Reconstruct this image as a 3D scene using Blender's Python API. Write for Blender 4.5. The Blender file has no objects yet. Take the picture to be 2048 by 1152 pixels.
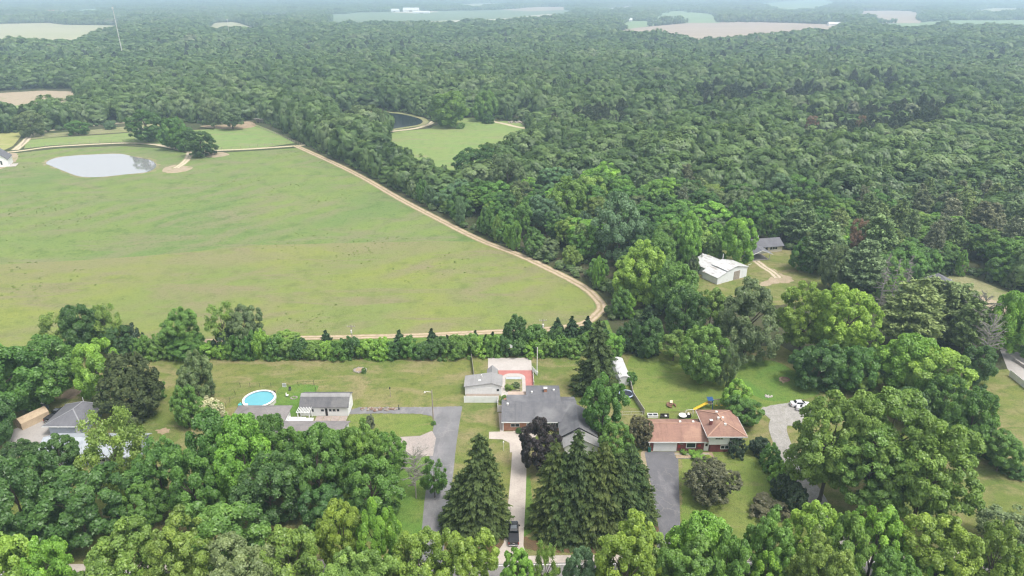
import bpy, math, random
import numpy as np
from math import sin, cos, pi, radians

# ------------------------------------------------------------------ camera, light, exposure
S = bpy.context.scene
COL = S.collection
CAM_H, PITCH = 92.0, radians(23.6)
cam_data = bpy.data.cameras.new("camera")
cam = bpy.data.objects.new("camera", cam_data)
COL.objects.link(cam)
cam.location = (0, 0, CAM_H)
cam.rotation_euler = (radians(90) - PITCH, 0, 0)
cam_data.lens, cam_data.sensor_width = 24.0, 36.0
cam_data.clip_start, cam_data.clip_end = 1.0, 60000.0
S.camera = cam

SUN_EL, SUN_AZ = radians(66), radians(125)         # azimuth measured from +Y (away from the camera) towards +X
w = bpy.data.worlds.new("World"); S.world = w; w.use_nodes = True
nt = w.node_tree; nt.nodes.clear()
sky = nt.nodes.new("ShaderNodeTexSky"); sky.sky_type = 'NISHITA'; sky.sun_disc = False
sky.sun_elevation, sky.sun_rotation = SUN_EL, SUN_AZ
sky.air_density, sky.dust_density, sky.ozone_density = 1.0, 4.0, 1.0
hs = nt.nodes.new("ShaderNodeHueSaturation"); hs.inputs['Saturation'].default_value = 0.20
bg = nt.nodes.new("ShaderNodeBackground"); bg.inputs['Strength'].default_value = 0.15
wo = nt.nodes.new("ShaderNodeOutputWorld")
nt.links.new(sky.outputs[0], hs.inputs['Color']); nt.links.new(hs.outputs[0], bg.inputs[0]); nt.links.new(bg.outputs[0], wo.inputs[0])
sun_data = bpy.data.lights.new("sun", 'SUN'); sun_data.energy = 1.35; sun_data.angle = radians(13); sun_data.color = (1.0, 0.94, 0.85)
sun = bpy.data.objects.new("sun", sun_data); COL.objects.link(sun)
# a sun lamp shines along its -Z: turn it so that light comes from azimuth SUN_AZ
sun.rotation_euler = (radians(90) - SUN_EL, 0, pi - SUN_AZ)
sun.location = (0, 0, 300)
S.view_settings.view_transform = 'Standard'; S.view_settings.look = 'None'
S.view_settings.exposure = 0.95; S.view_settings.gamma = 1.0
S.cycles.max_bounces = 8; S.cycles.diffuse_bounces = 6; S.cycles.glossy_bounces = 2; S.cycles.transmission_bounces = 6
S.cycles.transparent_max_bounces = 4; S.cycles.volume_bounces = 1
S.cycles.use_denoising = True; S.cycles.use_adaptive_sampling = False; S.cycles.filter_width = 1.25
S.cycles.sample_clamp_indirect = 4.0
S.render.film_transparent = False

# ------------------------------------------------------------------ photograph pixels (2048 x 1152) -> ground metres
FPX = 2048 * 24 / 36
def G(x, y, z=0.0):
    u, v = (x - 1024) / FPX, (y - 576) / FPX
    d = (CAM_H - z) / (sin(PITCH) + v * cos(PITCH))
    return (u * d, d * (cos(PITCH) - v * sin(PITCH)))
def PX(X, Y, Z=0.0):
    h = CAM_H - Z; d = Y * cos(PITCH) + h * sin(PITCH)
    return (1024 + FPX * X / d, 576 + FPX * (h * cos(PITCH) - Y * sin(PITCH)) / d, FPX / d)

# ------------------------------------------------------------------ object helpers
def tag(o, label=None, cat=None, group=None, kind=None):
    if label: o['label'] = label
    if cat: o['category'] = cat
    if group: o['group'] = group
    if kind: o['kind'] = kind
    return o
def thing(name, label, cat, loc=(0, 0, 0), rz=0.0, group=None):
    o = bpy.data.objects.new(name, None); COL.objects.link(o)
    o.empty_display_size = 0.5
    o.location = loc; o.rotation_euler = (0, 0, rz)
    return tag(o, label, cat, group)
def link(name, me, parent=None):
    o = bpy.data.objects.new(name, me); COL.objects.link(o)
    if parent: o.parent = parent
    return o
def copy_tree(o, parent=None):
    c = o.copy(); COL.objects.link(c)
    if parent: c.parent = parent
    for ch in list(o.children): copy_tree(ch, c)
    return c

class MB:
    """collects polygons; build() links them as one mesh object"""
    def __init__(s): s.v, s.f, s.m = [], [], []
    def poly(s, pts, m=0):
        b = len(s.v); s.v += [tuple(p) for p in pts]; s.f.append(list(range(b, b + len(pts)))); s.m.append(m); return s
    def mesh(s, vs, fs, m=0):
        b = len(s.v); s.v += [tuple(p) for p in vs]
        for f in fs: s.f.append([b + i for i in f]); s.m.append(m)
        return s
    def box(s, x0, y0, z0, x1, y1, z1, m=0):
        vs = [(x0,y0,z0),(x1,y0,z0),(x1,y1,z0),(x0,y1,z0),(x0,y0,z1),(x1,y0,z1),(x1,y1,z1),(x0,y1,z1)]
        return s.mesh(vs, [(0,3,2,1),(4,5,6,7),(0,1,5,4),(1,2,6,5),(2,3,7,6),(3,0,4,7)], m)
    def bar(s, p, q, w, h=None, m=0, up=(0, 0, 1)):
        """a square bar from p to q"""
        h = h or w; p, q = np.array(p, float), np.array(q, float); d = q - p; d /= (np.linalg.norm(d) or 1)
        up = np.array(up, float)
        if abs(d @ up) > .95: up = np.array((0, 1, 0.))
        a = np.cross(d, up); a /= np.linalg.norm(a); b = np.cross(a, d)
        vs = [e + sx * a * w / 2 + sz * b * h / 2 for e in (p, q) for sx, sz in ((-1,-1),(1,-1),(1,1),(-1,1))]
        return s.mesh(vs, [(3,2,1,0),(4,5,6,7),(0,1,5,4),(1,2,6,5),(2,3,7,6),(3,0,4,7)], m)
    def tube(s, pts, rad, n=6, m=0, caps=True):
        pts = [np.array(p, float) for p in pts]
        rad = rad if isinstance(rad, (list, tuple)) else [rad] * len(pts)
        rings = []; vs = []; fs = []
        for i, p in enumerate(pts):
            d = (pts[min(i+1, len(pts)-1)] - pts[max(i-1, 0)]); d /= (np.linalg.norm(d) or 1)
            up = np.array((0, 0, 1.)) if abs(d[2]) < .9 else np.array((1., 0, 0))
            a = np.cross(d, up); a /= np.linalg.norm(a); b = np.cross(d, a)
            for k in range(n):
                t = 2 * pi * k / n; vs.append(p + rad[i] * (cos(t) * a + sin(t) * b))
        for i in range(len(pts) - 1):
            for k in range(n):
                k2 = (k + 1) % n; fs.append((i*n+k, i*n+k2, (i+1)*n+k2, (i+1)*n+k))
        if caps: fs.append(tuple(range(n))); fs.append(tuple(range((len(pts)-1)*n + n - 1, (len(pts)-1)*n - 1, -1)))
        return s.mesh(vs, fs, m)
    def cyl(s, x, y, z0, z1, r, n=16, m=0, r2=None, sx=1.0):
        r2 = r if r2 is None else r2
        vs = [(x + sx*r*cos(2*pi*k/n), y + r*sin(2*pi*k/n), z0) for k in range(n)] + [(x + sx*r2*cos(2*pi*k/n), y + r2*sin(2*pi*k/n), z1) for k in range(n)]
        fs = [(k, (k+1) % n, n + (k+1) % n, n + k) for k in range(n)] + [tuple(range(n-1, -1, -1)), tuple(range(n, 2*n))]
        return s.mesh(vs, fs, m)
    def gable(s, x0, y0, x1, y1, ze, zr, axis='x', oh=0.4, og=0.4, th=0.18, m=0, at=0.5, ze2=None):
        """two roof slabs; the ridge runs along `axis`; oh is the overhang at the eaves, og at the gables"""
        ze2 = ze if ze2 is None else ze2
        if axis == 'x':
            yr = y0 + (y1 - y0) * at
            k0, k1 = (zr - ze) / (yr - y0), (zr - ze2) / (y1 - yr)
            A = [(x0-og, y0-oh, ze-k0*oh), (x1+og, y0-oh, ze-k0*oh), (x1+og, yr, zr), (x0-og, yr, zr)]
            B = [(x0-og, yr, zr), (x1+og, yr, zr), (x1+og, y1+oh, ze2-k1*oh), (x0-og, y1+oh, ze2-k1*oh)]
        else:
            xr = x0 + (x1 - x0) * at
            k0, k1 = (zr - ze) / (xr - x0), (zr - ze2) / (x1 - xr)
            A = [(x0-oh, y1+og, ze-k0*oh), (x0-oh, y0-og, ze-k0*oh), (xr, y0-og, zr), (xr, y1+og, zr)]
            B = [(xr, y1+og, zr), (xr, y0-og, zr), (x1+oh, y0-og, ze2-k1*oh), (x1+oh, y1+og, ze2-k1*oh)]
        for P in (A, B): s.slab(P, th, m)
        return s
    def slab(s, P, th, m=0):
        P = [tuple(p) for p in P]; Q = [(x, y, z + th) for x, y, z in P]; n = len(P)
        return s.mesh(P + Q, [tuple(range(n-1, -1, -1)), tuple(range(n, 2*n))] + [(k, (k+1) % n, n + (k+1) % n, n + k) for k in range(n)], m)
    def walls(s, x0, y0, x1, y1, ze, zr=None, axis='x', at=0.5, ze2=None, m=0, z0=0.0):
        """a solid body under a gable roof"""
        ze2 = ze if ze2 is None else ze2
        if zr is None: return s.box(x0, y0, z0, x1, y1, ze, m)
        if axis == 'x':
            yr = y0 + (y1 - y0) * at
            pr = [(y0, z0), (y1, z0), (y1, ze2), (yr, zr), (y0, ze)]
            vs = [(x0, a, b) for a, b in pr] + [(x1, a, b) for a, b in pr]
        else:
            xr = x0 + (x1 - x0) * at
            pr = [(x0, z0), (x0, ze), (xr, zr), (x1, ze2), (x1, z0)]
            vs = [(a, y0, b) for a, b in pr] + [(a, y1, b) for a, b in pr]
        n = 5
        return s.mesh(vs, [tuple(range(n-1, -1, -1)), tuple(range(n, 2*n))] + [(k, (k+1) % n, n + (k+1) % n, n + k) for k in range(n)], m)
    def hip(s, x0, y0, x1, y1, ze, zr, ra, rb, oh=0.5, th=0.16, m=0):
        """hip roof with the ridge from ra to rb (x, y); a fascia th high"""
        a, b, c, d = (x0-oh, y0-oh), (x1+oh, y0-oh), (x1+oh, y1+oh), (x0-oh, y1+oh)
        vs = [(*q, ze) for q in (a, b, c, d)] + [(*q, ze + th) for q in (a, b, c, d)] + [(*ra, zr), (*rb, zr)]
        f = [(3,2,1,0), (0,1,5,4), (1,2,6,5), (2,3,7,6), (3,0,4,7)]
        if abs(ra[0]-rb[0]) > abs(ra[1]-rb[1]): f += [(4,5,9,8), (5,6,9), (6,7,8,9), (7,4,8)]   # ra left, rb right
        else: f += [(4,5,8), (5,6,9,8), (6,7,9), (7,4,8,9)]                                        # ra front, rb back
        return s.mesh(vs, f, m)
    def build(s, name, mat, parent=None, smooth=False, bevel=0.0):
        me = bpy.data.meshes.new(name); me.from_pydata(s.v, [], s.f); me.update()
        for mm in (mat if isinstance(mat, (list, tuple)) else [mat]): me.materials.append(mm)
        if len(s.v): me.polygons.foreach_set('material_index', s.m)
        if smooth: me.polygons.foreach_set('use_smooth', [True] * len(me.polygons))
        o = link(name, me, parent)
        if bevel:
            b = o.modifiers.new('bevel', 'BEVEL'); b.width = bevel; b.segments = 2; b.limit_method = 'ANGLE'; b.angle_limit = radians(40)
        return o

# ------------------------------------------------------------------ material helpers
class N:
    """tiny node-tree writer"""
    def __init__(s, name):
        s.mat = bpy.data.materials.new(name); s.mat.use_nodes = True
        s.t = s.mat.node_tree; s.t.nodes.clear()
    def n(s, typ, **kw):
        o = s.t.nodes.new(typ)
        for k, v in kw.items():
            if k.startswith('_'): setattr(o, k[1:], v)
        return o
    def put(s, sock, v):
        if isinstance(v, bpy.types.NodeSocket): s.t.links.new(v, sock)
        else: sock.default_value = v
    def obj(s): return s.n('ShaderNodeTexCoord').outputs['Object']
    def pos(s): return s.n('ShaderNodeNewGeometry').outputs['Position']
    def uv(s): return s.n('ShaderNodeTexCoord').outputs['UV']
    def map(s, vec, scale=(1, 1, 1), rot=(0, 0, 0), loc=(0, 0, 0)):
        m = s.n('ShaderNodeMapping'); s.put(m.inputs['Vector'], vec); m.inputs['Scale'].default_value = scale
        m.inputs['Rotation'].default_value = rot; m.inputs['Location'].default_value = loc; return m.outputs[0]
    def noise(s, vec, scale, detail=3, rough=0.55, dist=0.0):
        o = s.n('ShaderNodeTexNoise'); s.put(o.inputs['Vector'], vec); o.inputs['Scale'].default_value = scale
        o.inputs['Detail'].default_value = detail; o.inputs['Roughness'].default_value = rough; o.inputs['Distortion'].default_value = dist
        return o.outputs['Fac']
    def vor(s, vec, scale, feat='F1', out='Distance'):
        o = s.n('ShaderNodeTexVoronoi'); o.feature = feat; s.put(o.inputs['Vector'], vec); o.inputs['Scale'].default_value = scale; return o.outputs[out]
    def rng(s, v, a, b, c=0.0, d=1.0):
        o = s.n('ShaderNodeMapRange'); s.put(o.inputs['Value'], v)
        for k, x in zip(('From Min', 'From Max', 'To Min', 'To Max'), (a, b, c, d)): o.inputs[k].default_value = x
        return o.outputs[0]
    def mix(s, f, a, b, mode='MIX'):
        o = s.n('ShaderNodeMix'); o.data_type = 'RGBA'; o.blend_type = mode
        s.put(o.inputs[0], f)
        for k, v in ((6, a), (7, b)):
            if isinstance(v, tuple) and len(v) == 3: v = (*v, 1)
            s.put(o.inputs[k], v)
        return o.outputs[2]
    def math(s, op, a, b=0.5):
        o = s.n('ShaderNodeMath'); o.operation = op; s.put(o.inputs[0], a); s.put(o.inputs[1], b); return o.outputs[0]
    def scl(s, c, f):
        """multiply a colour by a value"""
        o = s.n('ShaderNodeVectorMath'); o.operation = 'SCALE'; s.put(o.inputs[0], c); s.put(o.inputs['Scale'], f); return o.outputs[0]
    def bump(s, h, strength=0.3, dist=0.1):
        o = s.n('ShaderNodeBump'); s.put(o.inputs['Height'], h); o.inputs['Strength'].default_value = strength; o.inputs['Distance'].default_value = dist; return o.outputs[0]
    def out(s, color, rough=0.9, spec=0.2, metal=0.0, normal=None, **kw):
        p = s.n('ShaderNodeBsdfPrincipled')
        if isinstance(color, tuple) and len(color) == 3: color = (*color, 1)
        s.put(p.inputs['Base Color'], color); s.put(p.inputs['Roughness'], rough); p.inputs['Specular IOR Level'].default_value = spec
        p.inputs['Metallic'].default_value = metal
        if normal is not None: s.put(p.inputs['Normal'], normal)
        for k, v in kw.items(): s.put(p.inputs[k.replace('_', ' ')], v)
        o = s.n('ShaderNodeOutputMaterial'); s.t.links.new(p.outputs[0], o.inputs[0]); return s.mat

def surf(name, c1, c2=None, scale=1.0, rough=0.85, fine=8.0, amt=0.2, spec=0.25, c3=None, s3=0.3, t3=(0.55, 0.7), metal=0.0, stretch=(1, 1, 1), bump=0.0):
    """general worn surface: two tones by noise, fine grain, optional third tone in patches"""
    n = N(name); v = n.map(n.obj(), stretch); c2 = c2 or tuple(x * 0.8 for x in c1)
    col = n.mix(n.rng(n.noise(v, scale, 4), .35, .65), c1, c2)
    if c3: col = n.mix(n.rng(n.noise(v, s3, 5, .65, .4), *t3), col, c3)
    g = n.noise(v, fine, 3, .7)
    col = n.scl(col, n.rng(g, .25, .75, 1 - amt, 1 + amt))
    return n.out(col, rough, spec, metal, n.bump(g, bump, .03) if bump else None)
# ------------------------------------------------------------------ the setting: ground sheets
rnd = random.Random(7)
def smooth_path(P, n=8, closed=False):
    P = [np.array(p, float) for p in P]; out = []; L = len(P)
    for i in range(L if closed else L - 1):
        g = (lambda k: P[k % L]) if closed else (lambda k: P[max(0, min(L-1, k))])
        a, b, c, d = g(i-1), g(i), g(i+1), g(i+2)
        for k in range(n):
            t = k / n
            out.append(.5 * (2*b + (c-a)*t + (2*a-5*b+4*c-d)*t*t + (3*b-a-3*c+d)*t**3))
    if not closed: out.append(P[-1])
    return out
def sheet(name, px, mat, z, smooth=0, jit=0.0, kind='structure', ground=False):
    P = px if ground else [G(*p) for p in px]
    if smooth: P = smooth_path(P, smooth, True)
    if jit:
        Q = []; L = len(P)
        for i in range(L):
            a, b = np.array(P[i], float), np.array(P[(i+1) % L], float); d = b - a; l = np.linalg.norm(d)
            k = max(1, min(40, int(l / (jit * 3)))); nrm = np.array((-d[1], d[0])) / (l or 1)
            for j in range(k): Q.append(a + d * j / k + nrm * rnd.uniform(-jit, jit))
        P = Q
    mb = MB(); mb.poly([(p[0], p[1], z) for p in P])
    o = mb.build(name, mat)
    if o.data.polygons[0].normal.z < 0: o.data.flip_normals()
    return tag(o, kind=kind)
def ribbon(name, px, width, mat, z, n=8, ground=False, w2=None):
    P = px if ground else [G(*p) for p in px]
    P = smooth_path(P, n); L = len(P); v, uvs = [], []
    acc = 0.0
    for i, p in enumerate(P):
        d = P[min(i+1, L-1)] - P[max(i-1, 0)]; d /= (np.linalg.norm(d) or 1); nn = np.array((-d[1], d[0]))
        if i: acc += np.linalg.norm(p - P[i-1])
        wd = width if w2 is None else width + (w2 - width) * i / (L - 1)
        for s in (-1, 1): q = p + nn * s * wd / 2; v.append((q[0], q[1], z)); uvs.append(((s + 1) / 2, acc))
    f = [(2*i+1, 2*i, 2*i+2, 2*i+3) for i in range(L - 1)]
    mb = MB(); mb.mesh(v, f); o = mb.build(name, mat)
    if o.data.polygons[0].normal.z < 0: o.data.flip_normals()
    uv = o.data.uv_layers.new(name='UVMap')
    for lp in o.data.loops: uv.data[lp.index].uv = uvs[lp.vertex_index]
    return tag(o, kind='structure')

def grass(name, base, alt, dry, dark, big=.02, rot=.0, dryt=(.5, .66), stretch=5.0, speck=.5, alt_t=(.4, .6), tuft=1.3, bare=None, bare_t=(.66, .74), mow=0.0, strip=None):
    """mown or wild grass: broad drifts of green, drawn-out dry streaks, dark tufts and fine grain"""
    n = N(name); p = n.pos()
    st = n.map(p, (1, stretch, 1), (0, 0, rot))
    c = n.mix(n.rng(n.noise(p, big, 5, .6, .6), *alt_t), base, alt)
    c = n.mix(n.rng(n.noise(st, big * 1.7, 5, .62, .8), *dryt), c, dry)
    c = n.mix(n.math('MULTIPLY', n.rng(n.noise(p, big * 9, 4, .65), .5, .68), .55), c, dark)
    if bare: c = n.mix(n.rng(n.noise(n.map(p, (1, 2.2, 1), loc=(31, 7, 0)), big * 4.5, 6, .7, .5), *bare_t), c, bare)
    if mow:
        sx = n.n('ShaderNodeSeparateXYZ'); n.put(sx.inputs[0], n.map(p, (1, 1, 1), (0, 0, mow))); wv = n.math('SINE', n.math('ADD', n.math('MULTIPLY', sx.outputs[0], .42), n.math('MULTIPLY', n.noise(p, .03, 3), 9.0)))
        c = n.mix(n.math('MULTIPLY', n.rng(wv, -.3, .9), n.rng(n.noise(p, .022, 3), .40, .58, 0, .75)), c, dry)
    if strip:      # a drier band of the field along the line a-b, w metres wide
        a, b, w_, col_ = strip; L_ = math.hypot(b[0]-a[0], b[1]-a[1]); nx, ny = -(b[1]-a[1])/L_, (b[0]-a[0])/L_
        dt = n.n('ShaderNodeVectorMath'); dt.operation = 'DOT_PRODUCT'; n.put(dt.inputs[0], p); dt.inputs[1].default_value = (nx, ny, 0)
        s_ = n.math('ADD', n.math('ADD', dt.outputs['Value'], -(nx*a[0] + ny*a[1])), n.math('MULTIPLY', n.math('SUBTRACT', n.noise(p, .035, 4), .5), w_ * 1.2))
        k_ = n.math('MULTIPLY', n.rng(s_, -w_, -w_ * .45), n.rng(s_, w_ * .25, 0.0)); k_ = n.math('MULTIPLY', k_, n.rng(n.noise(n.map(p, (1, 3, 1)), .025, 4), .34, .56))
        c = n.mix(n.math('MULTIPLY', k_, .8), c, col_)
    t = n.noise(p, tuft, 3, .7)
    c = n.mix(n.math('MULTIPLY', n.rng(t, .54, .7), speck), c, dark)
    f = n.noise(p, 5.0, 2, .7)
    c = n.scl(c, n.rng(f, .25, .75, .62, 1.38))
    return n.out(c, .95, .1, normal=n.bump(n.math('ADD', t, f), .5, .25))
M = {}
M['forest_floor'] = grass('forest_floor', (.055, .07, .028), (.075, .075, .04), (.09, .08, .05), (.03, .04, .018), big=.03)
M['meadow'] = grass('meadow', (.172, .222, .066), (.135, .195, .064), (.19, .19, .10), (.075, .125, .036), big=.013, rot=.35, stretch=3.5, speck=.8, tuft=.75, bare=(.20, .15, .09), bare_t=(.71, .80), mow=.6)
M['meadow_mown'] = grass('meadow_mown', (.202, .23, .060), (.17, .21, .066), (.205, .19, .10), (.105, .14, .042), big=.016, rot=-.55, stretch=4.0, speck=.7, tuft=.9, dryt=(.48, .64), bare=(.24, .17, .10), bare_t=(.73, .82), mow=.9, strip=(G(0, 528), G(490, 494), 26.0, (.205, .20, .095)))
M['pasture'] = grass('pasture', (.175, .25, .078), (.195, .25, .082), (.22, .225, .11), (.12, .18, .06), big=.02, speck=.3, tuft=.8)
M['hayfield'] = grass('hayfield', (.30, .30, .11), (.26, .28, .10), (.34, .31, .15), (.2, .23, .07), big=.02, rot=.9, stretch=8, speck=.2)
M['lawn'] = grass('lawn', (.165, .185, .052), (.12, .16, .04), (.235, .205, .10), (.075, .105, .028), big=.05, rot=.2, stretch=2.0, dryt=(.44, .62), speck=.6, tuft=1.6, bare=(.27, .2, .125), bare_t=(.70, .80))
M['lawn_green'] = grass('lawn_green', (.135, .195, .042), (.17, .205, .055), (.2, .2, .08), (.08, .125, .03), big=.06, speck=.4, tuft=1.6, dryt=(.56, .7))
M['lawn_wet'] = grass('lawn_wet', (.10, .19, .036), (.13, .19, .042), (.15, .19, .06), (.055, .11, .024), big=.09, speck=.6, tuft=1.2, dryt=(.6, .75))
M['tall_grass'] = grass('tall_grass', (.24, .23, .12), (.19, .21, .085), (.3, .27, .16), (.14, .17, .06), big=.08)
M['bank'] = surf('pond_bank', (.24, .215, .12), (.15, .165, .065), .25, .95, 1.5, .3, .1, (.30, .25, .17), .12, (.52, .64))
M['bare'] = surf('bare_earth', (.34, .26, .18), (.27, .2, .13), .3, .95, 2.5, .25, .1, (.2, .2, .09), .25, (.55, .68))
M['needles'] = surf('needle_litter', (.135, .085, .05), (.10, .07, .04), .5, .95, 4, .3, .1, (.10, .11, .04), .18, (.5, .64))
M['sand'] = surf('sandy_soil', (.36, .29, .21), (.30, .245, .17), .4, .95, 2, .2, .1, (.22, .22, .1), .15, (.56, .68))
M['gravel'] = surf('gravel', (.33, .315, .295), (.27, .256, .236), .7, .95, 3.5, .3, .15, (.25, .24, .19), .35, (.56, .68))
M['concrete'] = surf('concrete', (.46, .41, .36), (.40, .35, .31), .4, .9, 3, .14, .2, (.34, .3, .26), .3, (.6, .7))
M['pale_slab'] = surf('pale_slab', (.45, .415, .39), (.40, .365, .34), .35, .9, 2.5, .1, .2, (.46, .41, .38), .3, (.58, .7))
M['red_slab'] = surf('pink_paving', (.42, .17, .15), (.36, .15, .135), .6, .9, 3, .13, .2, (.48, .25, .22), .4, (.6, .72))
M['pink_drive'] = surf('worn_drive', (.36, .31, .28), (.30, .265, .245), .35, .9, 4, .2, .2, (.25, .23, .215), .35, (.55, .68), stretch=(1, .45, 1))
M['far_field'] = surf('far_field', (.34, .32, .20), (.30, .30, .175), .004, .95, .05, .08)
M['far_green'] = surf('far_green', (.18, .25, .12), (.15, .22, .105), .005, .95, .05, .08)
M['ploughed'] = surf('ploughed_field', (.34, .275, .21), (.29, .235, .185), .006, .95, .06, .1, .1, stretch=(1, 3, 1))
M['pale_field'] = surf('pale_field', (.42, .385, .3), (.36, .34, .25), .006, .95, .05, .08)
M['orchard'] = surf('orchard', (.16, .21, .12), (.12, .17, .1), .006, .95, .08, .25, .1, stretch=(1, .25, 1))

def asphalt(name, c, crack=.5, pale=None):
    n = N(name); p = n.pos()
    col = n.mix(n.rng(n.noise(p, .25, 5, .6), .35, .65), c, tuple(x * 1.28 for x in c))
    if pale: col = n.mix(n.rng(n.noise(n.map(p, (1, .3, 1)), .35, 5, .65), .52, .66), col, pale)
    d = n.n('ShaderNodeTexVoronoi'); d.feature = 'DISTANCE_TO_EDGE'; d.inputs['Scale'].default_value = .5
    wv = n.n('ShaderNodeVectorMath'); wv.operation = 'ADD'; n.put(wv.inputs[0], p)
    nz = n.n('ShaderNodeTexNoise'); nz.inputs['Scale'].default_value = .9; nz.inputs['Detail'].default_value = 4; n.put(nz.inputs['Vector'], p)
    n.put(wv.inputs[1], n.scl(nz.outputs['Color'], 1.6)); n.put(d.inputs['Vector'], wv.outputs[0])
    cr = n.math('MULTIPLY', n.rng(d.outputs['Distance'], .055, .01), n.rng(n.noise(p, .12, 3), .42, .6))
    col = n.mix(n.math('MULTIPLY', cr, crack), col, (.30, .285, .27))
    col = n.scl(col, n.rng(n.noise(p, 9, 2, .7), .25, .75, .82, 1.18))
    return n.out(col, .9, .25)
M['asphalt'] = asphalt('worn_asphalt', (.148, .147, .152), .35, (.22, .21, .215))
M['asphalt_dark'] = asphalt('sealed_asphalt', (.115, .113, .122), .28, (.18, .175, .185))
M['road'] = asphalt('road_asphalt', (.19, .18, .175), .25, (.22, .21, .2))
M['pad'] = asphalt('weathered_pad', (.30, .28, .265), .25, (.36, .33, .31))

def track_mat(name, rut, mid, edge, ra=.16, wid=.12, cen=.5):
    """two worn wheel ruts along a grassy lane (u runs across the lane)"""
    n = N(name); uv = n.uv(); p = n.pos()
    sx = n.n('ShaderNodeSeparateXYZ'); n.put(sx.inputs[0], uv); u = sx.outputs[0]
    wob = n.math('MULTIPLY', n.math('SUBTRACT', n.noise(p, .35, 4, .65), .5), .34)
    a = n.math('ABSOLUTE', n.math('ADD', n.math('SUBTRACT', u, cen), wob))      # 0 at the middle, .5 at the edge
    r = n.math('ABSOLUTE', n.math('SUBTRACT', a, .21))
    col = n.mix(n.rng(a, .07, .12), mid, rut)
    col = n.mix(n.rng(n.noise(p, .6, 4, .6), .5, .68), col, tuple(x * .72 for x in rut))
    col = n.mix(n.rng(a, .32, .42), col, edge)
    col = n.scl(col, n.rng(n.noise(p, 3, 3, .7), .25, .75, .8, 1.2))
    return n.out(col, .95, .1)
M['track'] = track_mat('dirt_track', (.43, .34, .245), (.27, .22, .12), (.22, .2, .09))
M['lane'] = track_mat('sandy_lane', (.52, .44, .33), (.40, .35, .22), (.24, .24, .11))
M['drive_ruts'] = track_mat('gravel_ruts', (.50, .42, .33), (.26, .24, .12), (.22, .22, .09))

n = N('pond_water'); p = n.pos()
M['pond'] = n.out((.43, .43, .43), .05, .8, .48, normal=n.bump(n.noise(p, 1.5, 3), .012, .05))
n = N('dark_pond_water'); p = n.pos()
M['dark_pond'] = n.out((.012, .018, .026), .16, .12, normal=n.bump(n.noise(p, 1.2, 3), .05, .05))

# base ground reaching the horizon
sheet('ground', [(-14000, -60), (14000, -60), (14000, 14000), (-14000, 14000)], M['forest_floor'], 0.0, ground=True)
# wide yards
sheet('lawn', [(-700, 705), (240, 700), (320, 708), (1150, 706), (1250, 700), (1420, 700), (1560, 690), (1680, 760), (1960, 742), (2300, 720), (2900, 900), (2900, 1180), (-800, 1180)], M['lawn'], .010)
sheet('lawn', [(1262, 712), (1340, 700), (1480, 716), (1560, 726), (1628, 775), (1592, 800), (1520, 820), (1440, 815), (1262, 815)], M['lawn_green'], .020, 4, .15)
sheet('lawn', [(1478, 728), (1545, 722), (1600, 752), (1640, 782), (1600, 800), (1530, 800), (1482, 770)], M['lawn_wet'], .026, 6, .15)
sheet('lawn', [(1364, 905), (1500, 880), (1545, 960), (1600, 1040), (1500, 1100), (1364, 1080)], M['lawn_green'], .020, 0, .2)
sheet('lawn', [(780, 905), (880, 930), (866, 1075), (700, 1075), (640, 1000)], M['lawn_wet'], .020, 4, .2)
sheet('lawn', [(698, 842), (708, 830), (755, 829), (840, 829), (862, 836), (869, 848), (864, 860), (838, 871), (800, 873), (770, 875), (690, 875)], M['lawn_green'], .020, 3)
sheet('lawn', [(1042, 960), (1060, 950), (1070, 1060), (1044, 1075)], M['lawn_wet'], .020, 0, .12)
sheet('lawn', [(560, 775), (630, 770), (632, 782), (600, 812), (598, 830), (540, 832)], M['lawn_wet'], .020, 3, .15)
sheet('meadow', [(1200, 1180), (2300, 1180), (2300, 880), (1960, 880), (1900, 1030), (1700, 1080), (1200, 1110)], M['lawn'], .016, 0, .2)
sheet('lawn', [(-400, -55), (400, -55), (400, 78), (-400, 78)], M['lawn'], .012, ground=True)
# needle litter under the roadside spruces
sheet('bare_ground', [(1046, 1074), (1120, 1080), (1210, 1072), (1290, 1040), (1330, 1060), (1300, 1095), (1190, 1106), (1100, 1104), (1050, 1096)], M['needles'], .030, 4, .12)
sheet('bare_ground', [(880, 1060), (960, 1070), (1008, 1066), (1016, 1082), (1000, 1098), (980, 1108), (940, 1106), (880, 1095)], M['needles'], .030, 4, .12)
# the big field: upper rough part and lower mown part
sheet('meadow', [(-900, 330), (-300, 318), (36, 306), (120, 297), (240, 292), (330, 297), (382, 308), (440, 306), (520, 301), (598, 296), (640, 314), (720, 354), (800, 400), (880, 442), (960, 482), (1040, 514), (1110, 547), (1162, 575), (1192, 602), (1197, 618), (1184, 634), (1150, 650), (1050, 664), (960, 668), (700, 676), (420, 684), (290, 690), (0, 706), (-900, 730)], M['meadow'], .010)
sheet('meadow', [(-900, 545), (0, 529), (170, 520), (290, 512), (400, 502), (496, 491), (620, 488), (760, 484), (860, 482), (962, 484), (1040, 516), (1106, 548), (1158, 577), (1186, 603), (1190, 618), (1178, 632), (1148, 647), (1050, 661), (960, 665), (700, 673), (420, 681), (290, 687), (0, 703), (-900, 727)], M['meadow_mown'], .020)
sheet('meadow', [(-700, 690), (240, 684), (420, 682), (700, 676), (960, 668), (1150, 650), (1215, 640), (1240, 700), (1150, 712), (960, 714), (320, 714), (-700, 722)], M['lawn_wet'], .004)
sheet('meadow', [(48, 297), (54, 280), (110, 275), (200, 270), (276, 264), (330, 264), (420, 258), (470, 252), (515, 250), (545, 262), (590, 286), (520, 296), (430, 300), (380, 299), (330, 288), (240, 284), (100, 291)], M['pasture'], .012)
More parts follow.
